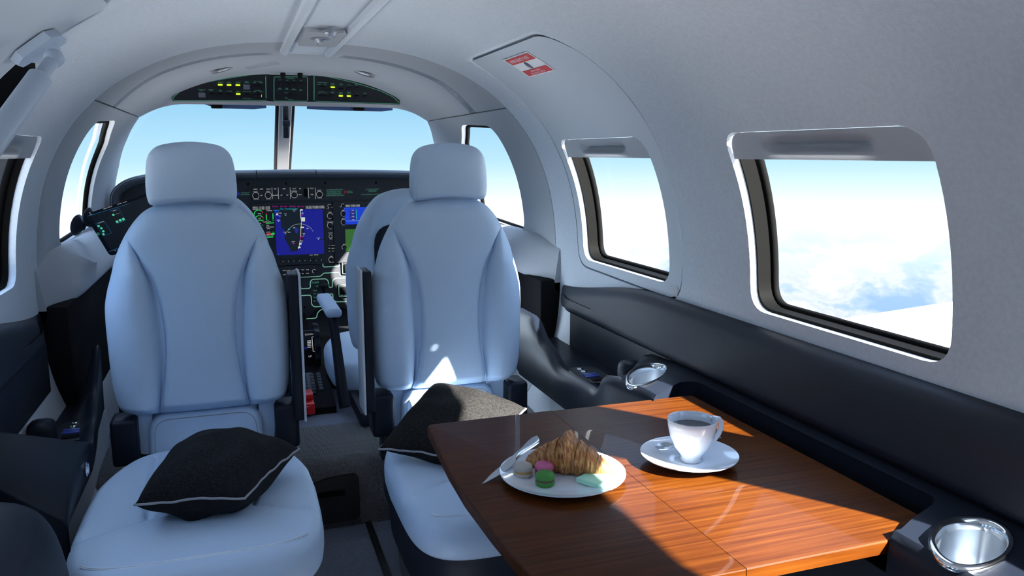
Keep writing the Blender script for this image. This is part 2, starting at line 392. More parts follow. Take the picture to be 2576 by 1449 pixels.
# outer skin
def skinside(side):
    cs = [hole(rc(a-.17, b+.02, .80, 1.28), side, .04) for a, b in WY] + [hole([(2.82, .84), (3.48, .84), (3.48, 1.2), (3.3, 1.285), (2.82, 1.285)], side, .04)]
    return boolean(shell(-1.25, 3.5, .0, 1.40, side, .066, .074, 40, 60), cs)
sk = skinside(1); me_ = bpy.data.meshes.new('x'); skl = skinside(-1); skl.to_mesh(me_); sk.from_mesh(me_); skl.free()
a2 = thz(1.399)
solid(sk, lambda u, v: sec(a2+(PI-2*a2)*u, -1.25+4.95*v, .066), lambda u, v: sec(a2+(PI-2*a2)*u, -1.25+4.95*v, .074), 40, 12)
box2(sk, X0-.84, X0+.84, -1.25, 4.4, .045, .055)
struct('trim_1', sk, M['skin'])
# front walls and window pillars of the cockpit
YF = [(.12, 4.3), (.78, 4.3), (.86, 4.0), (.97, 3.93), (1.09, 3.89), (1.21, 3.72), (1.295, 3.53)]
SIDEW = [(2.738, .868), (2.738, 1.246), (3.08, 1.262), (3.30, 1.18), (3.315, .885)]
for i, side in enumerate((-1, 1)):
    a0, a1 = thz(.12), thz(1.290)
    def f(off):
        def g(u, v):
            th = a0+(a1-a0)*u; zz = sec(th, 0).z; p = sec(th, 2.442+(interp(zz, YF)-2.442)*v, off)
            if side < 0: p.x = 2*X0-p.x
            return p
        return g
    b = boolean(solid(B(), f(0), f(.012), 60, 50), [hole(SIDEW, side, .05)])
    struct('trim_%d' % (2+i), b, M['trimg'])
# cockpit headliner with its two shallow channels, turning down into the brow over the windscreen
a0 = thz(1.2935)
def brow(off):
    def g(u, v):
        th = a0+(PI-2*a0)*u; base = sec(th, 0, off); zz = sec(th, 0).z; x = base.x
        ax_ = abs(x-X0); zt = min(base.z, 1.345 - .05*(max(0, ax_-.40)/.178)**2)
        ye = 3.53 - .03*sstep(zz, 1.295, 1.36)
        P0, P1, P2 = Vector((x, 3.20, base.z)), Vector((x, 3.47, base.z)), Vector((x, ye+off, zt+(off*.3)))
        if v < .75:
            y = 2.442 + (3.20-2.442)*v/.75; p = Vector((x, y, base.z))
            ax = abs(x-X0); yc = 2.715+.10*sstep(ax, .42, .62)
            inx = sstep(ax, .108, .118)*(1-sstep(ax, .575, .585))
            d = inx*sstep(y, yc-.034, yc-.022)*(1-sstep(y, yc+.030, yc+.038))*.013
            if off == 0: 
                n = (sec(th, 0, .01)-sec(th, 0, 0)).normalized(); p += n*d
            return p
        t = (v-.75)/.25; return P0*(1-t)**2 + P1*2*t*(1-t) + P2*t*t
    return g
bb = B(); solid(bb, brow(0), brow(.03), 150, 170); struct('trim_4', bb, M['trimg'], 50)
# rear bulkhead, floors, spar step
def endcap(y, t):
    bm = B(); prism(bm, [sec(2*PI*k/60, y, .07) for k in range(60)], (0, t, 0)); return bm
struct('wall_back', endcap(-1.25, .04), M['side'])
struct('wall_front', box2(B(), -.6, 1.08, 4.30, 4.34, .05, .80), M['soft'])
bm = B(); box2(bm, -.62, 1.10, -1.2, 2.16, .062, .104); struct('floor', bm, M['carpet'])
bm = B(); prism(bm, [(-.55, 2.155, .104), (-.55, 2.155, .275), (-.55, 2.162, .295), (-.55, 2.18, .308), (-.55, 2.26, .322), (-.55, 2.40, .326), (-.55, 2.40, .104)], (1.6, 0, 0)); struct('trim_5', bm, M['carpetw'])
bm = B(); box2(bm, -.62, 1.10, 2.36, 4.3, .28, .322); o = struct('floor', bm, M['carpet'])
bm = B(); prism(bm, [(x, 2.156, zz) for x, zz in smoothpoly([(.02, .125), (.286, .125), (.286, .262), (.2, .258), (.17, .248), (.02, .246)], [.01, .02, .02, .01, .01, .01])], (0, -.014, 0))
st = obj('stowage_door', bm, M['panel2'], None, 30); tag(st, 'dark stowage compartment door low in the carpeted step between the seats', 'compartment door')
obj('pull_slot', box2(B(), .03, .245, 2.138, 2.143, .205, .222, .002), M['soft'], st)
tag(obj('seat_track', box2(B(), .300, .318, -1.1, 2.15, .104, .112, .002), M['black']), 'black floor rail along the aisle carpet beside the table side seat', 'rail')

# ---- windows: dark inner frame, rubber gasket, acrylic pane
def window(n, side, poly, fpoly, r, off0=.016, off1=.062):
    ys = [p[0] for p in fpoly]; zs = [p[1] for p in fpoly]
    fb = boolean(shell(min(ys)-.10, max(ys)+.035, min(zs)-.045, min(1.32, max(zs)+.055), side, off0, off1, 24, 24), [hole(fpoly, side, r)])
    f = struct('window_%d' % n, fb, M['dark'])
    pts = smoothpoly(fpoly, r, 8); dense = []
    for k in range(len(pts)):
        a, b = Vector(pts[k]), Vector(pts[(k+1) % len(pts)]); m_ = max(1, int((b-a).length/.03))
        dense += [a+(b-a)*(q/m_) for q in range(m_)]
    gb = tube(B(), [wallpt(side, p[0], p[1], off1-.006) for p in dense], .0085, 8, True); obj('gasket', gb, M['dark'], f, 60)
    z0, z1, y0, y1 = min(zs)-.02, max(zs)+.02, min(ys)-.02, max(ys)+.02
    pb = B(); grid(pb, lambda u, v: wallpt(side, y0+(y1-y0)*v, z0+(z1-z0)*u, off1-.002), 16, 4); obj('pane', pb, M['glass'], f)
    return f
n = 1
for side, ws in ((1, WY), (-1, WY)):
    for (a, b) in ws:
        window(n, side, None, [(a-.10, WZ[0]+.006), (b-.004, WZ[0]+.006), (b-.004, WZ[1]+.05), (a-.10, WZ[1]+.05)], .05, .016, .062 if side > 0 else .044); n += 1
for side in (1, -1):
    window(n, side, None, [(a if a > 2.8 else a-.0, b) for a, b in SIDEW], .05, .0125, .026); n += 1
# pull-down shades, partly showing at the top of each opening
def shade(side, yr, label, ins=.006):
    t = thing('window_shade', label, 'window shade', wallpt(side, sum(yr)/2, 1.16), 'cabin window shades')
    y0, y1 = yr[0]+.002, yr[1]-.002; yc = (y0+y1)/2
    def f(k):
        def g(u, v):
            zz = 1.139+.05*u; w = (1-abs(2*u-1)**6); 
            cr = max(0, v*(y1-y0)-0); e = .05-math.sqrt(max(0, .05**2-max(0, .05-(y1-y0)*min(v, 1-v))**2))
            zz = min(zz, 1.189-e)
            scoop = math.exp(-((u-.55)/.22)**2)*(1-sstep(abs(y0+(y1-y0)*v-yc), .10, .145))
            lip = math.exp(-((u-.22)/.13)**2)*(1-sstep(abs(y0+(y1-y0)*v-yc), .09, .15))
            return wallpt(side, y0+(y1-y0)*v, zz, ins+.016*scoop*(u > .1)-.007*lip + (.006 if k else 0) + .006*(1-w)*0)
        return g
    obj('shade_panel', solid(B(), f(0), f(1), 40, 90), M['trimg'], t, 60)
shade(1, WY[0], 'pale window shade with a finger scoop in the emergency hatch window')
shade(1, WY[1], 'pale window shade with a finger scoop at the top of the large right window')
shade(-1, WY[0], 'pale window shade on the left wall below the door strut')
# windscreen and centre post
def wsc(off):
    def g(u, v):
        ph = (u*2-1)*PI/2; zz = .98+.47*v; ysd = interp(zz, YF)+.01; yc = interp(zz, [(.98, 4.62), (1.45, 3.78)])
        p = Vector((X0+(hw(zz)+.02)*math.sin(ph), ysd+(yc-ysd)*math.cos(ph)**.9, zz)); return p+Vector((0, off, off*.5))
    return g
bm = B(); grid(bm, wsc(0), 60, 14); struct('window_%d' % n, bm, M['glass'])
post = thing('windscreen_post', 'grey centre post with dark edges dividing the windscreen', 'post', (X0, 4.4, 1.0))
pa, pb_ = Vector((X0+.003, 4.50, 1.015)), Vector((X0, 3.70, 1.495))
def bar(bm, a, b, w, d, bev=0):
    ax = (b-a).normalized(); xx = Vector((1, 0, 0)); nn = ax.cross(xx)
    rot = Matrix((xx, nn, ax)).transposed(); return box(bm, (a+b)/2, (w, d, (b-a).length), bev, rot)
obj('post_core', bar(B(), pa, pb_, .058, .05, .008), M['base'], post)
bm = B(); bar(bm, pa+Vector((-.036, .01, 0)), pb_+Vector((-.036, .01, 0)), .014, .03, .003); bar(bm, pa+Vector((.036, .01, 0)), pb_+Vector((.036, .01, 0)), .014, .03, .003)
obj('edge_seal', bm, M['soft'], post)
cm = thing('standby_compass', 'dark compass holder hanging from the top of the windscreen post', 'compass', (X0, 3.9, 1.3))
bm = B(); a_ = onY(718, 268, 3.80); b_ = onY(716, 345, 3.86); bar(bm, Vector((a_.x, a_.y, a_.z)), Vector((a_.x, b_.y, b_.z)), .028, .035, .006); obj('housing', bm, M['black'], cm)
bm = B(); box(bm, (a_.x, 3.80, a_.z-.075), (.034, .04, .03), .006); obj('bezel', bm, M['navy'], cm)
# low wing outside the right windows
bm = B()
def wing(u, v):
    x = 1.2+8*u; le = 4.03+.185*(x-3.65); ch = 2.6-.6*u; y = le-ch*v; t = .10*math.sqrt(max(0, v))*(1-v)*1.2
    return Vector((x, y, -.12+.02*u+t*.6+.22*1))
grid(bm, wing, 20, 20); grid(bm, lambda u, v: wing(u, v)-Vector((0, 0, .02+.25*math.sqrt(v)*(1-v))), 20, 20)
bmesh.ops.remove_doubles(bm, verts=bm.verts, dist=.001)
tag(obj('wing', bm, M['skin']), 'white aircraft wing seen low through the large right window', 'wing')

# ================================================================ side consoles and padded bolsters
def mir(side, x): return x if side > 0 else 2*X0-x
ZR = [(1.42, .66), (1.56, .650), (1.60, .645), (1.78, .562), (2.0, .556), (2.12, .60), (2.24, .66)]
ZF = [(1.42, .66), (1.56, .650), (1.60, .648), (1.66, .548), (2.2, .545), (2.34, .56)]
EGG1o = [(1707, 1200), (1740, 1110), (1810, 1040), (1920, 998), (2050, 990), (2200, 1005), (2320, 1050), (2410, 1120), (2440, 1200), (2425, 1270), (2360, 1350), (2250, 1410), (2100, 1447), (1960, 1440), (1850, 1400), (1760, 1320)]
EGG1o = [(1800+a/3.227, 1000+b/3.227) for a, b in EGG1o]
EGG2o = [(1085, 1060), (1110, 990), (1200, 920), (1320, 885), (1440, 878), (1520, 895), (1552, 930), (1530, 990), (1460, 1050), (1350, 1100), (1200, 1138), (1110, 1125)]
EGG2o = [(1300+a/4.026, 700+b/4.026) for a, b in EGG2o]
def egg(pxs, zz=.661):
    P = [onZ(a, b, zz) for a, b in pxs]; c = sum(P, Vector())/len(P)
    out = []; N = len(P)
    for i in range(N):
        a, b, c_, d = P[i-1], P[i], P[(i+1) % N], P[(i+2) % N]
        for t in (0, .25, .5, .75):
            out.append(.5*((2*b)+(c_-a)*t+(2*a-5*b+4*c_-d)*t*t+(-a+3*b-3*c_+d)*t**3))
    return out, c
def console(side, cuts):
    ys = [-1.15+.05*i for i in range(72)]
    def g(u, v):
        y = (-1.15+3.53*v) if side > 0 else (1.43+.95*v**1.4); zr = sinterp(y, ZR); zf = sinterp(y, ZF)
        if side < 0:
            k_ = math.sqrt(max(0, 1-((1.60-min(y, 1.60))/.171)**2)); dz_ = -.135*(1-k_); zr += dz_; zf += dz_
        rx = .035*sstep(y, 1.60, 1.80)-.010*(1-sstep(y, 1.60, 1.72)); ys_ = 1.43
        zfi = sinterp(y-.03, ZF); zfw = sinterp(y-.14, ZF); zfm = sinterp(y-.08, ZF)
        P = [(.93, .43), (.850, .435), (.812, .443), (.797, .470), (.792, (zr+.475)/2), (.792, zr-.022), (.797, zr-.007), (.808, zr), (.826, zr-.004), (.848, zf+(zr-zf)*.5), (.872, zfi+(zr-zf)*.06), (.90, zfm), (.95, zfw), (.985, zfw+.003), (1.0, zfw+.004), (1.0, .56), (.99, .43)]
        k = u*(len(P)); i = int(round(k)) % len(P); x, zz = P[i]
        return Vector((mir(side, x+rx*(x < .84)), y, zz))
    bm = B(); V = grid(bm, g, 17, 110, cu=True)
    bm.faces.new([V[i][0] for i in range(17)]); bm.faces.new([V[i][-1] for i in range(17)])
    return boolean(bm, cuts) if cuts else bm
REC = [(.72, 1.335), (.785, 1.385), (.895, 1.462), (.93, 1.45), (.932, .815), (.80, .762), (.72, .73)]
cut = [prism(B(), [(x, y, .606) for x, y in smoothpoly(REC, [.001, .02, .025, .02, .02, .01, .001])], (0, 0, .2))]
for e, ez in ((EGG1o, .657), (EGG2o, .648)):
    P, c = egg(e, ez); cut.append(prism(B(), [(c+(p-c)*.86)-Vector((0, 0, .075)) for p in P], (0, 0, .15)))
CR = thing('side_console', 'dark side console under the right windows holding the table recess and two cup holders', 'console', (.9, 1.5, .5))
obj('ledge', console(1, cut), M['console'], CR, 40)
def sidepanel(side, name, P, y0, y1): 
    return obj(name, prism(B(), [(mir(side, x), y0, zz) for x, zz in P], (0, y1-y0, 0)), M['side'], None)
obj('lower_panel', prism(B(), [(.862, -1.1, .105), (.862, -1.1, .44), (.98, -1.1, .44), (.93, -1.1, .105)], (0, 3.24, 0)), M['side'], CR)
for par, sd_ in ((CR, 1),):
    obj('side_lining', box2(B(), mir(sd_, .975), mir(sd_, .99), -1.1, 2.26, .535, .665, .003), M['navy'], par)
CL = thing('side_console', 'dark side console along the left wall beside the entrance door', 'console', (-.42, 1.5, .5))
def lxi(y): return interp(y, [(1.95, -.340), (2.02, -.345), (2.12, -.355), (2.25, -.370), (2.44, -.382)])
LZR = [(1.93, .505), (2.01, .478), (2.12, .50), (2.25, .535), (2.44, .62)]
def ltop(s_, v):
    yN, zN, yR, zR = 1.64+.06*s_, .437+.115*s_, 1.93-.10*s_, .505+.09*s_; zt = .462
    w = v*1.9
    if w <= 1: y = yN+(yR-yN)*(1-math.cos(w*PI/2)); h = zN+(zR-zN)*math.sin(w*PI/2)
    else:
        y = yR+(2.44-yR)*(w-1)/.9; h = zt+(zR-zt)*(1-sstep(y-yR, .0, .075))
        h = max(h, zt+(sinterp(y, LZR)-zt)*(1-sstep(s_, .06, .34)))
    return y, h
SS = [0, 0, 0, .02, .05, .1, .15, .2, .25, .3, .36, .45, .6, .8, 1.0]
def lcon(u, v):
    i = int(round(u*(len(SS)-1))); s_ = SS[i]; y, h = ltop(s_, max(0, (v-.02)/.98)); x = lxi(y)-.19*s_
    if i == 0: h = .432; x = lxi(y)-.004
    elif i == 1: h = max(.436, h-.016)
    elif i == 2: h -= .005; x -= .0015
    if v < .01: h = .36
    return Vector((x, y, h))
bm = B(); grid(bm, lcon, len(SS), 120); obj('ledge', bm, M['console'], CL, 60)
obj('lower_panel', prism(B(), [(mir(-1, .862), 1.55, .105), (mir(-1, .862), 1.55, .43), (mir(-1, .98), 1.55, .43), (mir(-1, .93), 1.55, .105)], (0, .89, 0)), M['side'], CL)
obj('side_lining', box2(B(), mir(-1, .975), mir(-1, .99), -1.1, 2.34, .44, .665, .003), M['navy'], CL)
def bolster(side, label):
    def g(u, v):
        y = -1.15+(3.52 if side > 0 else 3.60)*v; zt = .80-.075*sstep(y, 1.75, 2.42); k = 1-.75*sstep(y, 2.25, 2.37)
        P = [(1.01, zt+.002), (.992, zt), (.978, zt-.010), (.970, zt-.03), (.968, zt-.06), (.964, .70), (.960, .682), (.960, .670), (.968, .660), (.985, .655), (1.01, .65)]
        i = int(round(u*10)); x, zz = P[i]; x = 1.0-(1.0-x)*k if x < 1.0 else x
        return Vector((mir(side, min(x, 1.01)), y, zz))
    bm = B(); V = grid(bm, g, 11, 90); bm.faces.new([V[i][-1] for i in range(11)]); bm.faces.new([V[i][0] for i in range(11)])
    o = obj('padded_bolster', bm, M['navy'], None, 60); tag(o, label, 'bolster')
bolster(1, 'long navy black padded bolster below the right cabin windows')
bolster(-1, 'navy black padded bolster below the left cabin window')
for side, lab in ((-1, 'light grey sill under the left cockpit window'), (1, 'light grey sill under the right cockpit window')):
    def g(u, v):
        y = 2.40+1.55*v; w = sstep(y, 2.40, 2.62); nk = .035*math.exp(-((y-2.80)/.09)**2)
        P = [(1.005, .875), (.985, .868), (.965, .845), (.945-nk, .81), (.925-nk*.2, .775), (.918, .755), (.922, .742), (.94, .735), (1.0, .725)]
        x, zz = P[int(round(u*8))]; return Vector((mir(side, 1.0-(1.0-x)*(.25+.75*w)), y, zz-.03*(1-w)-.02*sstep(y, 3.1, 3.7)))
    bm = B(); V = grid(bm, g, 9, 60); bm.faces.new([V[i][0] for i in range(9)]); bm.faces.new([V[i][-1] for i in range(9)])
    tag(obj('window_sill', bm, M['trimg'], None, 60), lab, 'sill')
    tag(obj('sidewall_lining', box2(B(), mir(side, .93), mir(side, 1.02), 2.40, 4.25, .33, .74, .01), M['soft']), 'black lower lining of the %s cockpit wall' % ('left' if side < 0 else 'right'), 'wall lining')
# cup holders
def cup(pxs, label, ez):
    P, c = egg(pxs, ez); P = [c+(p-c)*.96 for p in P]; t = thing('cup_holder', label, 'cup holder', tuple(c), 'cup holders in the side console')
    N = len(P)
    prof = [(.90, -.004), (.97, -.002), (1.0, .001), (1.0, .005), (.97, .008), (.90, .009), (.84, .007), (.81, .002), (.80, -.006)]
    bm = B(); grid(bm, lambda u, v: c+(P[int(round(u*N)) % N]-c)*prof[int(round(v*8))][0]+Vector((0, 0, prof[int(round(v*8))][1])), N, 9, cu=True)
    obj('rim', bm, M['chrome'], t, 60)
    bm = B(); pr = [(.81, -.004), (.78, -.02), (.74, -.04), (.68, -.058), (.58, -.07), (.3, -.071), (.01, -.071)]
    grid(bm, lambda u, v: c+(P[int(round(u*N)) % N]-c)*pr[int(round(v*6))][0]+Vector((0, 0, pr[int(round(v*6))][1])), N, 7, cu=True)
    obj('cup_well', bm, M['steel'], t, 60)
cup(EGG1o, 'large chrome rimmed cup holder nearest the viewer at the lower right', .657)
cup(EGG2o, 'chrome rimmed cup holder beyond the far edge of the wooden table', .648)
# small control panels in the console trays
def remote(label, side, yc, xc):
    t = thing('control_panel', label, 'control panel', (xc, yc, .55), 'audio control panels in the consoles')
    dz = 0 if side > 0 else -.084; kids0 = set(bpy.data.objects)
    a, b = .042, .082
    rp = [(xc+x, yc+y, .548) for x, y in rrect(-a/1, a/1, -b, b, .035)]
    obj('body', prism(B(), rp, (0, 0, .012)), M['black'], t, 30)
    s_ = side
    for k, y in enumerate((.055, .028)):
        obj('button', lathe(B(), [(0, .006), (.007, .005), (.009, .002), (.009, 0)], (xc-.008, yc+y, .5605), 16), M['chrome'], t)
    for k, y in enumerate((.0, -.012, -.024)):
        obj('key', box(B(), (xc-.006, yc+y, .562), (.040, .008, .004), .001), material('blue_key', (.05, .08, .35), .3) if 'bk' not in M else M['bk'], t)
    obj('socket', box(B(), (xc-.004, yc-.052, .561), (.036, .022, .004), .002), M['soft'], t)
    ink = Ink()
    for y in (.068, .040, .014): ink.poly([(xc-.012, yc+y, .5602), (xc-.002, yc+y, .5602), (xc-.002, yc+y+.004, .5602), (xc-.012, yc+y+.004, .5602)])
    ink.build('lettering', M['lglow'], t)
    t.location.z += dz
M['bk'] = material('blue_key', (.05, .08, .35), .3)
remote('black control panel with chrome buttons in the right console tray', 1, 1.90, .885)
remote('black control panel with chrome buttons in the left console tray', -1, 2.13, -.405)
for side, lab in ((1, 'dark latch block behind the far cup holder on the right console'), (-1, 'dark latch block beside the left control panel')):
    tag(obj('latch_block', box(B(), ((.93, 1.76, .59) if side > 0 else (-.455, 2.03, .50)), (.06, .06, .08), .02, None, 3), M['console'], None, 60), lab, 'latch')
jk = thing('headphone_jack', 'small chrome ringed headphone socket on the inner face of the left console', 'socket', (-.34, 1.85, .466))
ry = Matrix.Rotation(PI/2, 3, 'Y')
obj('ring', lathe(B(), [(.009, 0), (.016, 0), (.017, .004), (.014, .006), (.010, .005), (.009, 0)], (-.3405, 1.85, .474), 24, ry), M['chrome'], jk)
obj('hole', lathe(B(), [(0, .0), (.0095, .0), (.0095, .002), (0, .002)], (-.3405, 1.85, .474), 24, ry), M['soft'], jk)
# rounded leather armrest of the seat beside the camera
def arm(u, v):
    a = 2*PI*u; y = .45+1.05*v; e = max(0, 1-max(0, (v-.88)/.12)**2.4)**.5
    c, s_ = math.cos(a), math.sin(a); n_ = 3.5
    return Vector((-.425+.125*(.8+.2*e)*math.copysign(abs(c)**(2/n_), c), y, .30+.30*math.copysign(abs(s_)**(2/n_), s_)*(.5+.5*e) if s_ > 0 else .30+.2*math.copysign(abs(s_)**(2/n_), s_)))
bm = B(); V = grid(bm, arm, 48, 40, cu=True); bm.faces.new([V[i][-1] for i in range(48)]); bm.faces.new([V[i][0] for i in range(48)])
tag(obj('leather_armrest', bm, M['navy'], None, 60), 'large rounded navy leather armrest in the lower left corner', 'armrest')

# ================================================================ cabin seats
BW = [(.509, .150), (.513, .178), (.522, .194), (.54, .203), (.59, .211), (.70, .2145), (.78, .2135), (.82, .206), (.86, .194), (.905, .181), (.96, .154), (1.0, .124), (1.02, .098), (1.033, .06), (1.038, .03)]
XC = [(.512, .107), (.565, .100), (.655, .098), (.768, .103), (.853, .111), (.912, .130), (.961, .154), (1.04, .2)]
XE = [(.522, .104), (.591, .092), (.67, .083), (.727, .082), (.788, .088), (.853, .103), (.888, .120), (.926, .137), (.962, .156), (1.04, .2)]
def lin(x, L): return interp(x, L)
def cat(x, L):
    # smooth interpolation through the table
    n_ = len(L); i = 0
    if x <= L[0][0]: return L[0][1]
    if x >= L[-1][0]: return L[-1][1]
    while L[i+1][0] < x: i += 1
    x0_, y0_ = L[i]; x1_, y1_ = L[i+1]; h = x1_-x0_
    def sl(k):
        if k <= 0 or k >= n_-1: a, b = max(0, k-1), min(n_-1, k+1)
        else: a, b = k-1, k+1
        return (L[b][1]-L[a][1])/(L[b][0]-L[a][0])
    t = (x-x0_)/h; m0, m1 = sl(i)*h, sl(i+1)*h
    return (2*t**3-3*t*t+1)*y0_+(t**3-2*t*t+t)*m0+(-2*t**3+3*t*t)*y1_+(t**3-t*t)*m1
def back_mesh(bm, cx, F, flip=1, creases=True, zoff=0):
    zs = []
    for i in range(96):
        t = i/95; zs.append(.509+.529*(t+.035*math.sin(2*PI*t)*-1))
    NF, NB = 120, 30
    def g(u, v):
        zz = zs[int(round(v*95))]; w = max(.004, cat(zz, BW)); k = int(round(u*(NF+NB)))
        e = min(1, max(.02, (1-max(0, (zz-.985)/.054)**2)))**.5 * min(1, max(.03, (zz-.505)/.03))**.5
        if k < NF:
            h_ = abs(k-(NF-1)/2)/((NF-1)/2); xcw = min(cat(zz, XC), w*.995)/w; xew = min(cat(zz, XE), w*.995)/w; xcw = max(xcw, xew)
            hh = (xew*h_/.42) if h_ < .42 else (xew+(xcw-xew)*(h_-.42)/.10 if h_ < .52 else xcw+(1-xcw)*(h_-.52)/.48)
            if not creases: hh = h_
            s_ = math.copysign(hh, k-(NF-1)/2); x = w*s_; a = abs(x)
            edge = max(0, 1-abs(x/w)**7)**.5
            if creases:
                xc = min(cat(zz, XC), w*.999); xe = min(cat(zz, XE), w*.999); top = sstep(zz, .90, .99)
                ctr = .028*(1-.35*(a/max(xe, .01))**2)
                if a < xe: d = ctr*(1-top)+top*.030*(1-.3*(a/w)**2); d -= .010*math.exp(-((xe-a)/.006)**2)*(1-top)
                else:
                    ws = max(.0, w-xc); t = (a-xc)/max(ws, .005)
                    if a < xc: tt = (a-xe)/max(.002, xc-xe); d = .016*(1-tt)-.004*math.sin(PI*tt)
                    else: d = .052*min(1, (ws/.08))*(1-math.exp(-t*6.0))*(1-.55*t*t)
                    d = d*(1-top)+top*.030*(1-.3*(a/w)**2)
                    if a > xc: d = max(d, -.0)
            else: d = .03*(1-.5*(a/w)**2)
            y = F+.03-(.03+d)*edge*e
        else:
            s_ = 1-2*(k-NF+1)/(NB+1); x = w*s_; y = F+.03+.065*max(0, 1-abs(s_)**4)**.5*e
        return Vector((cx+x, F+(y-F)*flip, zz+zoff))
    V = grid(bm, g, NF+NB, 96, cu=True)
    bm.faces.new([V[i][0] for i in range(NF+NB)]); bm.faces.new([V[i][-1] for i in range(NF+NB)]); return bm
HW = [(1.026, .088), (1.032, .097), (1.063, .102), (1.109, .0995), (1.140, .094), (1.158, .083), (1.169, .066), (1.175, .040), (1.178, .012)]
def head_mesh(bm, cx, F, y0=-.045, y1=.055):
    def g(u, v):
        zz = 1.026+.152*(v-.05*math.sin(2*PI*v)); w = max(.004, cat(zz, HW)); a = 2*PI*u; n_ = 5
        e = max(.05, 1-max(0, (zz-1.12)/.058)**3)**.5*max(.12, 1-max(0, (1.045-zz)/.02)**2)**.5
        c, s_ = math.cos(a), math.sin(a); x = w*math.copysign(abs(c)**(2/n_), c); yy = math.copysign(abs(s_)**(2/n_), s_)
        arch = .010*(1-(x/w)**2)*max(0, 1-(zz-1.026)/.04)
        return Vector((cx+x, F+(y0+y1)/2+(y1-y0)/2*yy*e*(1-.12*(x/w)**2), zz+arch))
    V = grid(bm, g, 80, 44, cu=True); bm.faces.new([V[i][0] for i in range(80)]); bm.faces.new([V[i][-1] for i in range(80)]); return bm
def plan(th, ax, ay, n_): 
    c, s_ = math.cos(th), math.sin(th); return math.copysign(abs(c)**(2/n_), c)*ax, math.copysign(abs(s_)**(2/n_), s_)*ay
SY = 1.745
def seamd(x, y):
    # distance to the seams on a cushion top (x from centre, y world)
    a = abs(x); best = 9
    for p, q in (((.235, 1.600), (.115, 1.645)), ((.115, 1.645), (.02, 1.665)), ((.10, 1.655), (.115, 2.02))):
        p, q, r_ = Vector(p), Vector(q), Vector((a, y)); t = max(0, min(1, (r_-p).dot(q-p)/(q-p).length_squared)); best = min(best, (p+(q-p)*t-r_).length)
    return best
def cush_mesh(bm, cx, cy=SY, ax=.236, ay=.328, zt=.425, zb=.345, seams=True):
    prof = [(i/58*.9, 0) for i in range(59)] + [(.9+.1*math.sin(a), .030*(1-math.cos(a))) for a in [PI/2*k/8 for k in range(1, 9)]]
    prof += [(1.0, .05), (.992, zt-zb-.01), (.975, zt-zb), (.5, zt-zb), (.02, zt-zb)]
    NP = len(prof)
    def g(u, v):
        k = int(round(v*(NP-1))); r, dz = prof[k]; x, y = plan(2*PI*u, ax, ay, 5.0)
        fx = 1.0; x, y = x*r, y*r
        if y > .04: x *= 1-.24*sstep(y, .04, .34)
        zz = zt-dz
        if k < 67:
            zz += .010*(1-min(1, r)**2) - .008*math.exp(-((abs(x)-.12)/.05)**2)*0
            a = abs(x); side_ = sstep(a, .10, .20)*sstep(y, -.10, 0); zz += .008*side_*(1-r**6)
            if seams: zz -= .011*math.exp(-(seamd(x*.236/ax, SY+y*.328/ay)/.008)**2)
        if k >= 66: y = y if y > 0 else y*(1+.012*math.sin(PI*min(1, dz/(zt-zb))))
        return Vector((cx+x, cy+y, zz))
    V = grid(bm, g, 130, NP, cu=True); bm.faces.new([V[i][-1] for i in range(130)]); bmesh.ops.remove_doubles(bm, verts=bm.verts, dist=1e-5); return bm
SF = 2.08
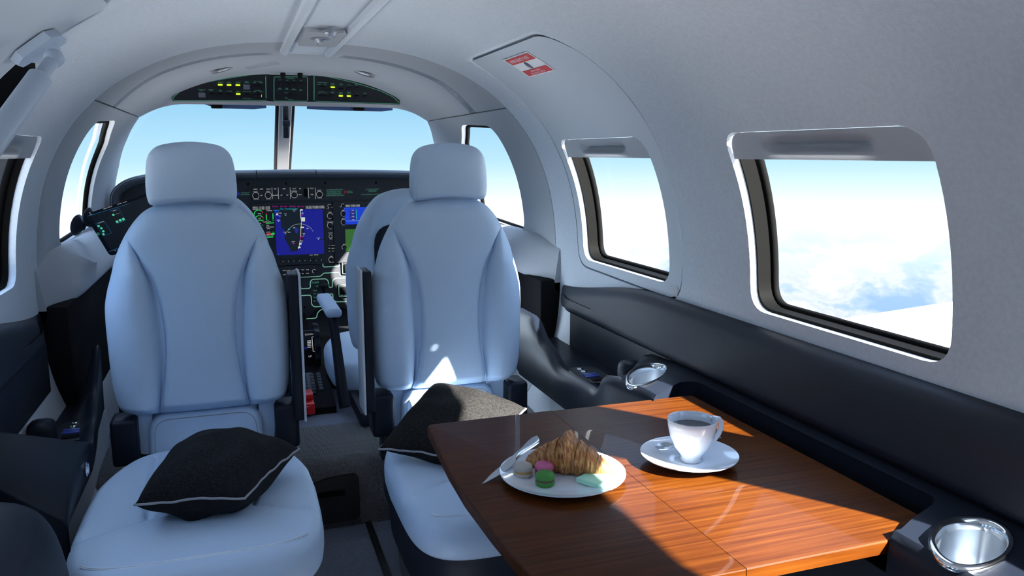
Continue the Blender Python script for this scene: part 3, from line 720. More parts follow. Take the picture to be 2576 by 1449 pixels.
def cabin_seat(cx, inb, label):
    t = thing('cabin_seat', label, 'seat', (cx, SY, .104), 'pale leather cabin seats')
    obj('backrest', back_mesh(B(), cx, SF), M['leather'], t, 60)
    obj('headrest', head_mesh(B(), cx+.003, SF), M['leather'], t, 60)
    # lower lumbar pad
    P = smoothpoly([(-.142, .33), (-.134, .505), (.130, .505), (.142, .33)], [.01, .045, .045, .01], 8)
    bm = prism(B(), [(cx+x, SF+.005, zz) for x, zz in P], (0, .07, 0)); bmesh.ops.recalc_face_normals(bm, faces=bm.faces)
    fe = [e for e in bm.edges if all(abs(v.co.y-(SF+.005)) < 1e-5 for v in e.verts)]; bmesh.ops.bevel(bm, geom=fe, offset=.014, segments=4, profile=.5, affect='EDGES')
    obj('lumbar_pad', bm, M['leather'], t, 50)
    sm = Ink(); P2 = smoothpoly([(-.125, .40), (-.120, .493), (.116, .493), (.125, .40)], [.001, .036, .036, .001], 8)
    tb = tube(B(), [(cx+x, SF+.0055, zz) for x, zz in P2[5:-5]], .0012, 6); obj('piping', tb, M['seam'], t)
    for s_ in (-1, 1):
        P = smoothpoly([(s_*.128, .40), (s_*.128, .52), (s_*.172, .52), (s_*.163, .40)], .014, 5)
        obj('back_frame', prism(B(), [(cx+x, SF+.03, zz) for x, zz in P], (0, .05, 0)), M['leather'], t, 40)
        xh = cx+s_*.190+(.006 if s_ > 0 else 0)
        hb_ = box(B(), (xh, SF+.025, .448), (.060, .085, .118), .010, None, 3); obj('hinge_cover', hb_, M['console'], t, 50)
        hb_ = box(B(), (xh-s_*.008, SF+.025, .375), (.026, .05, .12), .004); box(hb_, (cx+s_*.14, SF+.06, .385), (.09, .03, .04), .004); obj('hinge_post', hb_, M['black'], t, 50)
    obj('seat_cushion', cush_mesh(B(), cx), M['leather'], t, 60)
    # double row of stitches along the front roll
    for off_ in (0, .004):
        pts = []
        for k in range(60):
            a = -.196+.392*k/59; yy = SY-.328*(max(0, 1-(abs(a)/.236)**5))**(1/5)+.036-off_; 
            pts.append((cx+a, yy+.004, .4278-off_*.2))
        obj('stitching', tube(B(), pts, .0010, 5), M['stitch'], t)
    def ringp(ax, ay, z0, z1, tp=1.0):
        bm = B(); grid(bm, lambda u, v: Vector((cx+plan(2*PI*u, ax, ay, 3.4)[0]*(1 if v > .5 else tp), SY+plan(2*PI*u, ax, ay, 3.4)[1]*(1 if v > .5 else tp), z0+(z1-z0)*v)), 80, 2, cu=True)
        bm.verts.ensure_lookup_table(); V = list(bm.verts); bm.faces.new(V[0::2]); bm.faces.new(V[1::2]); return bm
    obj('trim_band', ringp(.230, .310, .318, .348), M['navy'], t)
    obj('shroud', ringp(.222, .300, .215, .318, .97), M['navy'], t)
    obj('base', ringp(.205, .280, .105, .215, .96), M['base'], t)
    # folded armrest standing at the inboard side
    ar = obj('folded_armrest', box2(B(), cx+inb*.214, cx+inb*.238, SF-.03, SF+.055, .465, .848, .004), M['console'], t)
    obj('edge_trim', box2(B(), cx+inb*.2385, cx+inb*.2445, SF-.034, SF+.058, .462, .853, .002), M['side'], ar)
cabin_seat(-.100, 1, 'pale blue grey leather cabin seat on the left with a black pillow on it')
cabin_seat(.538, -1, 'pale leather cabin seat on the right behind the wooden table, sunlit on one side')
# cockpit seats seen from behind
def crew(cx, inb, label):
    t = thing('cockpit_seat', label, 'seat', (cx, 2.6, .322), 'cockpit seats')
    obj('backrest', back_mesh(B(), cx, 2.60, -1, False), M['leather'], t, 60)
    P = smoothpoly([(-.13, .56), (-.13, .93), (.13, .93), (.13, .56)], .07, 6)
    obj('back_shell', prism(B(), [(cx+x, 2.512, zz) for x, zz in P], (0, -.008, 0)), M['console'], t, 40)
    obj('seat_cushion', cush_mesh(B(), cx, 2.86, .262 if inb < 0 else .235, .29, .455, .365, False), M['leather'], t, 60)
    obj('base', box2(B(), cx-.215, cx+.215, 2.34, 3.05, .324, .372, .012), M['navy'], t)
    for s_ in (-1, 1):
        a = cx+s_*.252
        ar = obj('armrest', box2(B(), a-.026, a+.026, 2.60, 2.93, .618, .648, .013, 4), M['leather'], t, 60)
        bm = tube(B(), [(a, 2.66, .62), (a+s_*-.004, 2.60, .52), (a-s_*.008, 2.53, .40), (a-s_*.012, 2.50, .345)], [.012, .013, .015, .015], 8, False, 1.4); obj('support', bm, M['console'], ar, 60)
crew(.537, -1, 'pale leather right cockpit seat seen from behind beside the sunlit cabin seat')
crew(-.100, 1, 'pale leather left cockpit seat mostly hidden behind the left cabin seat')

# ================================================================ pillows
def pillow(name, C4, th, label, mat_, seed):
    C4 = [Vector(c) for c in C4]; t = thing(name, label, 'pillow', tuple(sum(C4, Vector())/4), 'throw pillows on the cabin seats')
    n = (C4[1]-C4[0]).cross(C4[3]-C4[0]).normalized()
    if n.z < 0: n = -n
    def base(u, v):
        # edges pull in between the corners
        p = (C4[0]*(1-u)+C4[1]*u)*(1-v)+(C4[3]*(1-u)+C4[2]*u)*v
        c = sum(C4, Vector())/4; a, b = 2*u-1, 2*v-1
        pin = 1-.07*(1-a*a)*abs(b)**3-.07*(1-b*b)*abs(a)**3
        return c+(p-c)*pin
    def f(sg):
        def g(u, v):
            a, b = 2*u-1, 2*v-1; h = max(0, (1-a*a))**.45*max(0, (1-b*b))**.45
            w = noise.noise(Vector((u*4+seed, v*4, sg*2)))*.012*h + .006*math.sin(u*17+seed)*math.exp(-(1+b)*5)*h
            return base(u, v)+n*sg*(th*h*(.52 if sg > 0 else .48)+w)
        return g
    bm = B(); grid(bm, f(1), 50, 50); grid(bm, f(-1), 50, 50); bmesh.ops.remove_doubles(bm, verts=bm.verts, dist=1e-4)
    obj('cover', bm, mat_, t, 80)
    E = [base(k/30, 0) for k in range(30)]+[base(1, k/30) for k in range(30)]+[base(1-k/30, 1) for k in range(30)]+[base(0, 1-k/30) for k in range(30)]
    E = [p+n*noise.noise(p*30+Vector((seed, 0, 0)))*.004 for p in E]
    obj('piping', tube(B(), E, .0026, 8, True), M['piping'], t)
pillow('throw_pillow', [(-.213, 1.580, .490), (-.014, 1.540, .492), (.104, 1.755, .499), (-.150, 1.905, .480)], .155, 'black square pillow with grey piping on the left cabin seat', M['pillow'], 1)
pillow('throw_pillow', [(.285, 1.775, .470), (.50, 1.60, .465), (.675, 1.84, .505), (.475, 2.0, .545)], .13, 'grey pillow with pale piping on the right seat behind the table edge', M['pillow2'], 7)

# ================================================================ table
TB = thing('folding_table', 'glossy cherry wood folding table of two leaves pulled out from the right console', 'table', (.6, 1.08, .60))
LA = [(.320, 1.398), (.5648, 1.398), (.5648, .757), (.330, .757), (.312, .80), (.307, .86), (.301, .95), (.297, 1.07), (.300, 1.18), (.306, 1.27), (.312, 1.36), (.314, 1.389)]
LB = [(.5657, 1.398), (.884, 1.398), (.884, .802), (.806, .768), (.792, .757), (.5657, .757)]
def leaf(P, rs, name):
    bm = prism(B(), [(x, y, .632) for x, y in smoothpoly(P, rs)], (0, 0, .018)); bmesh.ops.recalc_face_normals(bm, faces=bm.faces)
    fe = [e for e in bm.edges if all(v.co.z > .649 for v in e.verts) and not all(abs(v.co.x-.565) < .001 for v in e.verts)]; bmesh.ops.bevel(bm, geom=fe, offset=.0042, segments=3, profile=.6, affect='EDGES')
    obj(name, bm, M['wood'], TB, 12)
leaf(LA, [.012, .0005, .0005, .03, .01, .01, .01, .01, .01, .01, .01, .012], 'leaf')
leaf(LB, [.0005, .01, .005, .003, .003, .0005], 'leaf')
bm = B(); box2(bm, .50, .66, .80, .86, .585, .630, .012); box2(bm, .60, .80, .90, 1.25, .605, .630, .006); obj('support_arm', bm, M['base'], TB)
# plate
TZ = .6502
pc = onZ(1415, 1188, TZ+.008)
PL = obj('plate', lathe(B(), [(0, .003), (.055, .003), (.062, .004), (.080, .0075), (.0965, .0105), (.0985, .0118), (.0985, .0102), (.094, .0075), (.070, .001), (.055, 0), (0, 0)], (pc.x, pc.y, TZ), 96), M['china'])
tag(PL, 'round white china plate carrying the croissant and macarons', 'plate')
# saucer and cup
sc = onZ(1733, 1152, TZ+.008)
SA = obj('saucer', lathe(B(), [(0, .004), (.022, .004), (.0235, .0055), (.026, .0045), (.045, .007), (.066, .012), (.0775, .0165), (.079, .0172), (.0785, .0155), (.062, .0085), (.035, .0015), (.030, 0), (0, 0)], (sc.x, sc.y, TZ), 96), M['china'])
tag(SA, 'round white saucer under the coffee cup', 'saucer')
cz = TZ+.0045
CU = thing('coffee_cup', 'white china cup filled with black coffee on its saucer', 'cup', (sc.x, sc.y, cz))
cc = (sc.x+.003, sc.y-.001, cz)
obj('bowl', lathe(B(), [(0, .004), (.012, .003), (.0165, 0), (.0175, .001), (.0165, .007), (.019, .012), (.028, .024), (.0355, .042), (.0392, .060), (.0400, .070), (.0392, .0712), (.0380, .070), (.0372, .060), (.0335, .042), (.026, .026), (.015, .014), (0, .012)], cc, 64), M['china'], CU, 60)
obj('coffee', lathe(B(), [(0, .0565), (.0368, .0565), (.0368, .055), (0, .055)], cc, 48), M['coffee'], CU)
hd = Vector((.93, .10, 0)).normalized()
hp = [(.034, .066), (.044, .0655), (.054, .063), (.060, .056), (.060, .046), (.055, .036), (.046, .027), (.036, .020), (.027, .016)]
hpts = [Vector(cc)+hd*a+Vector((0, 0, b)) for a, b in hp]
obj('handle', tube(B(), hpts, [.0040]*9, 12, False, 1.1), M['china'], CU, 60)
# teaspoon behind the cup
p0, p1 = onZ(1668, 1124, TZ+.020), onZ(1826, 1096, TZ+.020)
SP = thing('teaspoon', 'dark reflecting teaspoon lying on the saucer behind the cup', 'spoon', tuple(p0))
d = (p1-p0); d.z = 0; L_ = d.length; d.normalize(); sd2 = Vector((-d.y, d.x, 0))
def spoon(u, v):
    a = v*L_; w = .0135*math.sqrt(max(0, 1-((a-.016)/.0175)**2)) if a < .030 else max(.0022, .0022+.003*sstep(v, .7, 1.0)*(1 if v < .985 else .5))
    w = max(w, .0022); s_ = 2*u-1
    dip = -.004*(1-s_*s_)*math.exp(-((a-.016)/.012)**2)
    return p0+d*(a-.012)+sd2*s_*w+Vector((0, 0, dip+.004*math.sin(PI*min(1, v))))
bm = solid(B(), spoon, lambda u, v: spoon(u, v)-Vector((0, 0, .0012)), 11, 60); obj('spoon_body', bm, M['steel'], SP, 60)
# table knife resting on the rim of the plate
k0, k1 = onZ(1212, 1217, TZ+.002), onZ(1352, 1100, TZ+.031)
KN = thing('table_knife', 'polished table knife leaning on the left rim of the plate', 'knife', tuple(k0))
d = (k1-k0); L_ = d.length; d.normalize(); sd2 = d.cross(Vector((0, 0, 1))).normalized(); up_ = sd2.cross(d)
def knife(u, v):
    a = v; s_ = 2*u-1
    if a < .53:
        t = a/.53; wr_ = .0125*math.sin(min(1, t*1.35)*PI/2)**.8*(1-.25*sstep(t, .75, 1)); wl_ = .0035*sstep(t, 0, .4)
        off_ = sd2*((s_*.5+.5)*(wr_+wl_)-wl_); h = 0
    else:
        t = (a-.53)/.47; w = .0042+.0040*sstep(t, .25, .85); w *= math.sqrt(max(0, 1-max(0, (t-.88)/.12)**2)); off_ = sd2*s_*w; h = (.0035*(1-s_*s_))*sstep(t, 0, .15)
    return k0+d*L_*a+off_+up_*h+Vector((0, 0, .0))
def kn2(u, v): return knife(u, v)-up_*(.0012 if v < .53 else .0035)
bm = solid(B(), lambda u, v: knife(u, v*.53), lambda u, v: kn2(u, v*.53), 7, 40); obj('blade', bm, M['steel'], KN, 50)
bm = solid(B(), lambda u, v: knife(u, .528+.472*v), lambda u, v: kn2(u, .528+.472*v)-Vector((0, 0, .001)), 11, 50); obj('knife_handle', bm, M['steel'], KN, 60)
# macarons
def macaron(px, py, m1, m2, label):
    c = onZ(px, py, TZ+.010); t = thing('macaron', label, 'macaron', (c.x, c.y, TZ+.003), 'macarons on the plate')
    zz = TZ+.0032; r = .0150
    obj('shell', lathe(B(), [(0, .0), (.013, .0), (r*.98, .003), (r, .0062), (r*.97, .0078), (0, .0078)], (c.x, c.y, zz), 40), m1, t, 60)
    obj('filling', lathe(B(), [(0, .0072), (r*.93, .0072), (r*.95, .0095), (r*.93, .0118), (0, .0118)], (c.x, c.y, zz), 40), m2, t)
    obj('shell', lathe(B(), [(0, .0112), (r*.97, .0112), (r, .0128), (r*.98, .0158), (r*.88, .0190), (r*.6, .0212), (0, .0222)], (c.x, c.y, zz), 40), m1, t, 60)
macaron(1316, 1187, M['mac1'], M['cream1'], 'beige macaron with a caramel filling next to the knife')
macaron(1369, 1185, M['mac2'], M['cream2'], 'pink macaron behind the green one')
macaron(1371, 1209, M['mac3'], M['cream3'], 'green macaron in front of the pink one')
q = [onZ(a, b, TZ+.010) for a, b in ((1450, 1204), (1497, 1181), (1545, 1202), (1505, 1222))]
bm = prism(B(), [(p.x, p.y, TZ+.0045) for p in q], (0, 0, .0070)); tag(obj('mint_wafer', bm, M['mint'], None, 30), 'thin square mint green wafer at the right of the plate', 'wafer')
# croissant
c0, c1, cm_ = onZ(1320, 1152, TZ+.014), onZ(1541, 1183, TZ+.014), onZ(1432, 1160, TZ+.02)
ctrl = cm_*2-(c0+c1)*.5
CRS = []
def cro(u, v):
    t = v; p = c0*(1-t)**2+ctrl*2*t*(1-t)+c1*t*t; dr = ((ctrl-c0)*(1-t)+(c1-ctrl)*t).normalized()
    R = .0085+.0165*math.sin(PI*min(1, max(0, t)))**1.1
    seg_ = (abs(t-.5)*2)*4.6; saw = (seg_ % 1.0)
    R *= 1+.09*(1-saw)*(.4+.6*math.sin(PI*t)) - .03
    R += .0055*math.exp(-((t-.47)/.07)**2)*(1 if math.sin(2*PI*u) > 0 else .3)
    R *= max(0.02, 1-abs(2*t-1)**14)**.5
    a = 2*PI*u; sdv = dr.cross(Vector((0, 0, 1))).normalized(); upv = sdv.cross(dr)
    nn = 1+.07*noise.noise(Vector((t*14, math.cos(a)*1.5, math.sin(a)*1.5+3)))+.02*math.sin(t*160+3*math.cos(a))
    q_ = p+sdv*math.cos(a)*R*1.05*nn+upv*math.sin(a)*R*1.12*nn
    q_.z = max(q_.z-.0145+R*.88, TZ+.0035); return q_
bm = B(); V = grid(bm, cro, 48, 150, cu=True); bm.faces.new([V[i][0] for i in range(48)]); bm.faces.new([V[i][-1] for i in range(48)])
tag(obj('croissant', bm, M['crust'], None, 70), 'golden baked croissant lying across the back of the plate', 'croissant')

# ================================================================ instrument panel
YP = 3.70
N_ = Vector((0, -1, 0)); RX = Vector((1, 0, 0)); UZ = Vector((0, 0, 1))
def pp(px, py, y=YP): v = onY(px, py, y); return v
def T(ox, oy, k): return lambda x, y, yy=YP: pp(ox+x/k, oy+y/k, yy)
qa, qb, qd, qe, q4, q5 = T(690, 660, 9.058), T(620, 460, 10.35), T(720, 800, 4.675), T(800, 440, 12.08), T(580, 400, 4.83), T(640, 600, 2.898)
half = [(-.489, .905), (-.489, .965), (-.476, 1.005), (-.44, 1.035), (-.36, 1.050), (X0-.3, 1.052), (X0, 1.056)]
top = half + [(2*X0-a, b) for a, b in reversed(half[:-1])]
low = [(.97, .80), (.93, .60), (.74, .412), (.475, .412), (.462, .436), (.43, .446), (.345, .446), (.318, .438), (.303, .412), (.02, .412), (-.26, .412), (-.45, .60), (-.485, .80)]
IP = thing('instrument_panel', 'dark grey cockpit instrument panel with green outlines below the glareshield', 'instrument panel', (X0, YP, .8))
obj('panel_face', prism(B(), [(x, YP, zz) for x, zz in smoothpoly(top+low, .02, 4)], (0, .05, 0)), M['panel'], IP, 30)
# screws
for k, (a, b) in enumerate(((624, 463), (720, 462), (818, 460), (946, 460), (766, 773), (783, 797), (350, 500))):
    c = pp(a, b); obj('screw', lathe(B(), [(0, .003), (.004, .003), (.0052, 0)], (c.x, YP, c.z), 16, Matrix.Rotation(PI/2, 3, 'X')), M['soft'], IP)
def ringpts(c, r, a0_=0, a1_=2*PI, n_=28, y=None): return [Vector((c.x+r*math.cos(a0_+(a1_-a0_)*k/n_), c.y if y is None else y, c.z+r*math.sin(a0_+(a1_-a0_)*k/n_))) for k in range(n_+1)]
def knob(par, c, r, ring=True, part='knob', a0_=0, a1_=2*PI, dep=.014):
    o = obj(part, lathe(B(), [(r*.75, 0), (r*.75, dep*.4), (r*.62, dep*.5), (r*.60, dep), (r*.5, dep+.002), (0, dep+.002)], tuple(c), 24, Matrix.Rotation(PI/2, 3, 'X')), M['panel2'], par, 40)
    if ring:
        i_ = Ink(); i_.strip(ringpts(c+Vector((0, -.0008, 0)), r, a0_, a1_), .0013, N_); i_.build('ring_marking', M['wglow'], o)
    return o
# green route lines
g = Ink(); LW = .0038
def ln(q, pts, w=LW, rs=.006):
    P = [q(*p) for p in pts]; out = [P[0]]
    for i in range(1, len(P)-1):
        a, b, c = P[i-1], P[i], P[i+1]; r1 = min(rs, (a-b).length*.45, (c-b).length*.45); A = b+(a-b).normalized()*r1; C = b+(c-b).normalized()*r1
        out += [A*(1-t)**2+b*2*t*(1-t)+C*t*t for t in (0, .25, .5, .75, 1)]
    out.append(P[-1]); g.strip([p+Vector((0, -.0012, 0)) for p in out], w, N_)
ln(qa, [(1108, 10), (1110, 105), (1480, 92), (1485, -100), (1560, -200), (1700, -205)])
ln(qa, [(330, 348), (1060, 315), (1120, 245), (1480, 228), (1500, 300), (1560, 312), (1750, 310)], rs=.010)
ln(qa, [(330, 372), (560, 366), (590, 420), (600, 603), (825, 590), (815, 440), (870, 385), (1190, 374), (1240, 450), (1240, 570), (1325, 568), (1320, 420), (1390, 360), (1750, 352)], rs=.010)
ln(qa, [(440, 770), (840, 742), (850, 960), (910, 1015), (1250, 990), (1248, 722), (1335, 715), (1335, 850), (1400, 898), (1750, 890)], rs=.012)
ln(qa, [(460, 1300), (940, 1270), (970, 1240), (980, 1160), (1060, 1070), (1200, 1060)], rs=.015)
ln(qa, [(-900, 800), (-300, 790), (-200, 900), (-200, 1290), (450, 1300)]); ln(qa, [(1750, 1060), (2600, 1030), (3000, 900)])
g.build('outline_marking', M['line2'], IP)
L = Ink()
def tx(q, x, y, t, size, al='CENTER', yy=YP-.0012, ink=None, sx_=1.0): 
    p = q(x, y, YP); (ink or L).text(t, (p.x, yy, p.z), RX, UZ, size, al, sx_)
tx(qa, 935, 460, 'FLAPS', .013); tx(qa, 975, 545, 'UP', .009); tx(qa, 925, 643, 'KIAS', .009)
for y, a, b in ((716, '178', '10'), (798, '150', '20'), (880, '122', '34')): tx(qa, 913, y, a, .008); tx(qa, 1000, y, b+'°', .008)
for y, t in ((185, 'STORMSCOPE NOT'), (238, 'TO BE USED FOR'), (285, 'THUNDERSTORM'), (332, 'AREA PENETRATION')): tx(qb, 2080, y, t, .0085, 'LEFT')
tx(qe, 885, 497, 'DISPLAY', .0065, 'LEFT'); tx(qe, 885, 540, 'BACKUP', .0065, 'LEFT')
for y, t in ((432, 'FUEL TANK SELECTOR'), (470, 'SEE P.O.H. FOR'), (510, 'LIMITATIONS'), ): tx(qe, 1655, y, t, .006)
tx(qe, 1600, 592, 'TOTAL USABLE FUEL CAPACITY', .0062)
tx(q4, 125, 413, 'AUTOPILOT', .0065, 'LEFT'); tx(q4, 125, 434, 'LEVEL MODE', .0065, 'LEFT')
L.build('lettering', M['lglow'], IP)
def rbutton(par, c, r, m, name): return obj(name, lathe(B(), [(r*1.25, 0), (r*1.2, .002), (r, .0025), (r, .006), (r*.8, .008), (0, .0085)], tuple(c), 24, Matrix.Rotation(PI/2, 3, 'X')), m, par, 40)
rbutton(IP, qe(810, 527), .0075, M['redb'], 'display_backup_button'); rbutton(IP, q4(92, 425), .0075, M['blueb'], 'level_button')
# flap lever
c = qa(1130, 740); obj('flap_slot', box(B(), (c.x, YP-.0005, c.z), (.0085, .002, .060), .0008), M['soft'], IP)
c = qa(1130, 510); obj('flap_lever', box(B(), (c.x, YP-.018, c.z), (.040, .034, .020), .006, None, 3), M['panel2'], IP)
for k, (x, y, t) in enumerate(((1520, 640, 'AIR COND'), (1600, 120, 'PRESS'))):
    c = qa(x, y); hb_ = obj('rocker_switch', box(B(), (c.x+.012, YP-.004, c.z), (.052, .012, .062), .003), M['panel2'], IP)
    obj('rocker', box(B(), (c.x+.012, YP-.014, c.z), (.030, .012, .036), .004), M['soft'], hb_)
    i_ = Ink(); i_.strip([(c.x+.012+a, YP-.0108, c.z+b) for a, b in rrect(-.023, .023, -.028, .028, .005)], .0022, N_, True); i_.text(t, (c.x+.012, YP-.0108, c.z-.022), RX, UZ, .007); i_.build('lettering', M['line2'], hb_)
# autopilot controller
AP = thing('autopilot_controller', 'dark autopilot controller with knobs above the centre map screen', 'autopilot controller', tuple(qb(1050, 270)))
p0, p1 = qb(70, 110), qb(2045, 440)
obj('faceplate', prism(B(), [(x, YP-.010, zz) for x, zz in rrect(p0.x, p1.x, p1.z, p0.z, .008)], (0, .009, 0)), M['panel'], AP, 30)
YA = YP-.0112
def qf(q, x, y, yy): v = q(x, y, YP); return Vector((v.x, yy, v.z))
for x, y, t in ((230, 165, 'HDG'), (385, 162, 'APR'), (560, 160, 'NAV'), (740, 157, 'FD'), (975, 155, 'XFR'), (1235, 150, 'ALT'), (1385, 150, 'VS'), (1697, 143, 'FLC'), (395, 325, 'BC'), (745, 322, 'BANK'), (908, 318, 'AP'), (1055, 315, 'YD'), (1385, 307, 'VNV'), (1703, 303, 'SPD')):
    c = qf(qb, x, y, YA); k_ = obj('button', box(B(), tuple(c+Vector((0, -.001, 0))), (.020, .005, .010), .0015), M['panel2'], AP)
    i_ = Ink(); i_.text(t, (c.x, YA-.0045, c.z), RX, UZ, .0080); i_.build('lettering', M['wglow'], k_)
i_ = Ink()
for x in (662, 822, 1132, 1783): a, b = qf(qb, x, 120, YA), qf(qb, x+12, 420, YA); i_.strip([a, b], .0015, N_)
for x, y in ((618, 160), (1290, 145), (805, 318), (962, 314), (1108, 312)): a = qf(qb, x, y, YA); i_.strip([a+Vector((0, 0, .0045)), a-Vector((0, 0, .0045))], .0020, N_)
a, b = qf(qb, 1605, 150, YA), qf(qb, 1615, 375, YA); i_.strip([a, b], .0015, N_)
for x, y, t in ((237, 230, 'HDG'), (562, 223, 'CRS1'), (1240, 213, 'ALT SEL'), (1890, 198, 'CRS2'), (1605, 140, 'DN'), (1618, 388, 'UP')): i_.text(t, qf(qb, x, y, YA), RX, UZ, .0075 if t[0] != 'D' and t != 'UP' else .005)
for x, y in ((250, 423), (575, 418), (1900, 393)): i_.text('PUSH DIR', qf(qb, x, y, YA), RX, UZ, .0048)
i_.build('lettering', M['wglow'], AP)
for x, y in ((242, 328), (565, 320), (1240, 310), (1895, 298)): knob(AP, qf(qb, x, y, YP-.0105), .0135)
c = qf(qb, 1535, 260, YP-.011); obj('pitch_wheel', box(B(), tuple(c), (.013, .014, .036), .005, None, 3), M['soft'], AP)
for x, y in ((115, 165), (125, 400), (2002, 135), (2010, 362)): c = qf(qb, x, y, YP-.0105); obj('screw', lathe(B(), [(0, .0015), (.0035, .0015), (.004, 0)], tuple(c), 12, Matrix.Rotation(PI/2, 3, 'X')), M['panel2'], AP)
# displays
def display(name, label, cat_, x0, x1, z0, z1, sx0, sx1, sz0, sz1, kn):
    t = thing(name, label, cat_, ((x0+x1)/2, YP, (z0+z1)/2), None)
    bm = prism(B(), [(x, YP-.014, zz) for x, zz in rrect(x0, x1, z0, z1, .006)], (0, .013, 0)); obj('bezel', bm, M['panel'], t, 30)
    obj('screen', box2(B(), sx0, sx1, YP-.0165, YP-.0135, sz0, sz1), M['scr_black'], t)
    return t
a, b, c, d = qb(140, 545), q4(1255, 1260), q4(275, 560), q4(1135, 1190)
YS = YP-.0172
MF = display('map_display', 'centre cockpit screen showing a blue moving map with engine gauges', 'screen', a.x, b.x, b.z, a.z, c.x, d.x, d.z, c.z, None)
def fl(i_, q, pts, off=0): i_.poly([qf(q, x, y, YS-off) for x, y in pts])
i_ = Ink(); fl(i_, q4, [(530, 612), (1115, 605), (1135, 1145), (560, 1165)]); i_.build('sea_marking', M['scr_blue'], MF)
i_ = Ink(); fl(i_, q4, [(580, 612), (588, 640), (562, 655), (585, 672), (600, 660), (610, 690), (595, 712), (612, 760), (606, 800), (625, 850), (655, 830), (645, 880), (660, 905), (652, 960), (700, 1040), (720, 1090), (712, 1108), (760, 1118), (812, 1110), (822, 1080), (842, 1050), (864, 1010), (884, 960), (897, 905), (888, 830), (866, 770), (856, 700), (851, 650), (845, 608)], .0004)
fl(i_, q4, [(1068, 968), (1090, 962), (1128, 972), (1128, 980), (1085, 978)], .0004); i_.build('land_marking', M['scr_land'], MF)
i_ = Ink(); fl(i_, q4, [(764, 830), (785, 842), (800, 822), (822, 862), (803, 905), (786, 890)], .0008); i_.build('lake_marking', M['scr_lake'], MF)
i_ = Ink()
def st(i_, q, pts, w=.002, off=.0010): i_.strip([qf(q, x, y, YS-off) for x, y in pts], w, N_)
st(i_, q4, [(845, 620), (848, 700), (858, 760), (850, 850), (848, 940)], .0022); st(i_, q4, [(840, 985), (832, 1050), (820, 1085)], .0022)
for bx in ((855, 705, 900, 755), (846, 818, 887, 834), (830, 1015, 858, 1035), (815, 1060, 847, 1078), (841, 606, 872, 624)): fl(i_, q4, [(bx[0], bx[1]), (bx[2], bx[1]), (bx[2], bx[3]), (bx[0], bx[3])], .0012)
fl(i_, q4, [(548, 682), (562, 645), (572, 668), (583, 688), (565, 676)], .0012)
i_.build('route_marking', M['scr_white'], MF)
i_ = Ink(); st(i_, q4, [(680, 885), (700, 855), (740, 812), (790, 790), (850, 783), (905, 795), (950, 818), (980, 845), (1000, 880)], .0014); i_.build('range_marking', M['scr_arc'], MF)
i_ = Ink()
for x, y, t, z_ in ((770, 616, 'KGNV', .006), (862, 662, 'KCRG', .006), (664, 664, 'X10', .006), (600, 655, 'KTPA', .006), (580, 740, 'KSRQ', .006), (660, 885, 'KMIA', .006), (885, 903, 'KPBI', .006), (860, 990, 'KFLL', .006), (1062, 956, 'MYGF', .006), (760, 1000, 'KTNT', .006), (768, 831, '330', .007), (930, 841, '030', .007), (708, 886, '300', .007), (372, 583, 'NAV1 113.90 110.50', .0085), (372, 605, 'NAV2 113.90 110.50', .0085), (1020, 574, '123.775 132.450 COM1', .0085), (1022, 592, '124.850 134.850 COM2', .0085), (470, 625, 'TORQUE', .006), (450, 760, 'FUEL QTY', .006), (450, 803, 'TRQ', .006), (478, 823, 'ELECTRICAL', .006), (460, 843, 'AMPS', .006), (455, 885, 'VOLTS', .006), (478, 918, 'CABIN PRESS', .006), (348, 662, 'TRQ', .007), (352, 720, 'ITT', .007), (356, 778, 'NG', .007), (975, 1160, 'Inset', .007), (1035, 1158, 'Charts', .007)):
    i_.text(t, qf(q4, x, y, YS-.0012), RX, UZ, z_)
i_.build('white_lettering', M['scr_white'], MF)
i_ = Ink(); i_.text('Map - Navigation Map', qf(q4, 705, 602, YS-.0012), RX, UZ, .0085); i_.text('TRK UP', qf(q4, 556, 623, YS-.0012), RX, UZ, .007)
st(i_, q4, [(695, 846), (718, 850)], .004); st(i_, q4, [(856, 710), (856, 770)], .0015, .0014); st(i_, q4, [(576, 1150), (582, 1150)], .004); i_.build('cyan_lettering', M['scr_cyan'], MF)
i_ = Ink()
for x, t in ((535, 'GS 278'), (640, 'DTK 358'), (745, 'TRK 358'), (845, 'ETE 1:28')): i_.text(t, qf(q4, x, 575, YS-.0012), RX, UZ, .0075)
st(i_, q4, [(847, 940), (887, 940)], .004); st(i_, q4, [(846, 950), (840, 985)], .0026); st(i_, q4, [(850, 680), (872, 680)], .003); i_.poly(ringpts(qf(q4, 760, 1020, YS-.001), .0035)[:-1]); i_.build('magenta_marking', M['scr_mag'], MF)
i_ = Ink()
for x, y in ((340, 668), (350, 735), (358, 790)): i_.strip(ringpts(qf(q4, x, y, YS-.001), .0185, PI*1.05, PI*.28, 16), .0032, N_)
for x, y0_, y1_ in ((433, 675, 735), (512, 655, 730)): st(i_, q4, [(x, y0_), (x+2, y1_)], .004)
st(i_, q4, [(427, 778), (525, 771)], .004); st(i_, q4, [(490, 905), (535, 902)], .005); st(i_, q4, [(440, 945), (515, 940)], .005)
for x, y, t in ((388, 666, '---'), (445, 740, '148'), (515, 745, '150'), (388, 738, '760'), (515, 885, '28.0'), (385, 800, '102')): i_.text(t, qf(q4, x, y, YS-.001), RX, UZ, .006)
i_.build('green_marking', M['scr_green'], MF)
i_ = Ink()
for x, y in ((340, 668), (350, 735), (358, 790)): i_.strip(ringpts(qf(q4, x, y, YS-.0012), .0185, PI*.27, PI*.12, 6), .0034, N_)
st(i_, q4, [(433, 658), (433, 674)], .004); st(i_, q4, [(432, 907), (488, 904)], .005); i_.build('red_marking', M['scr_red'], MF)
i_ = Ink()
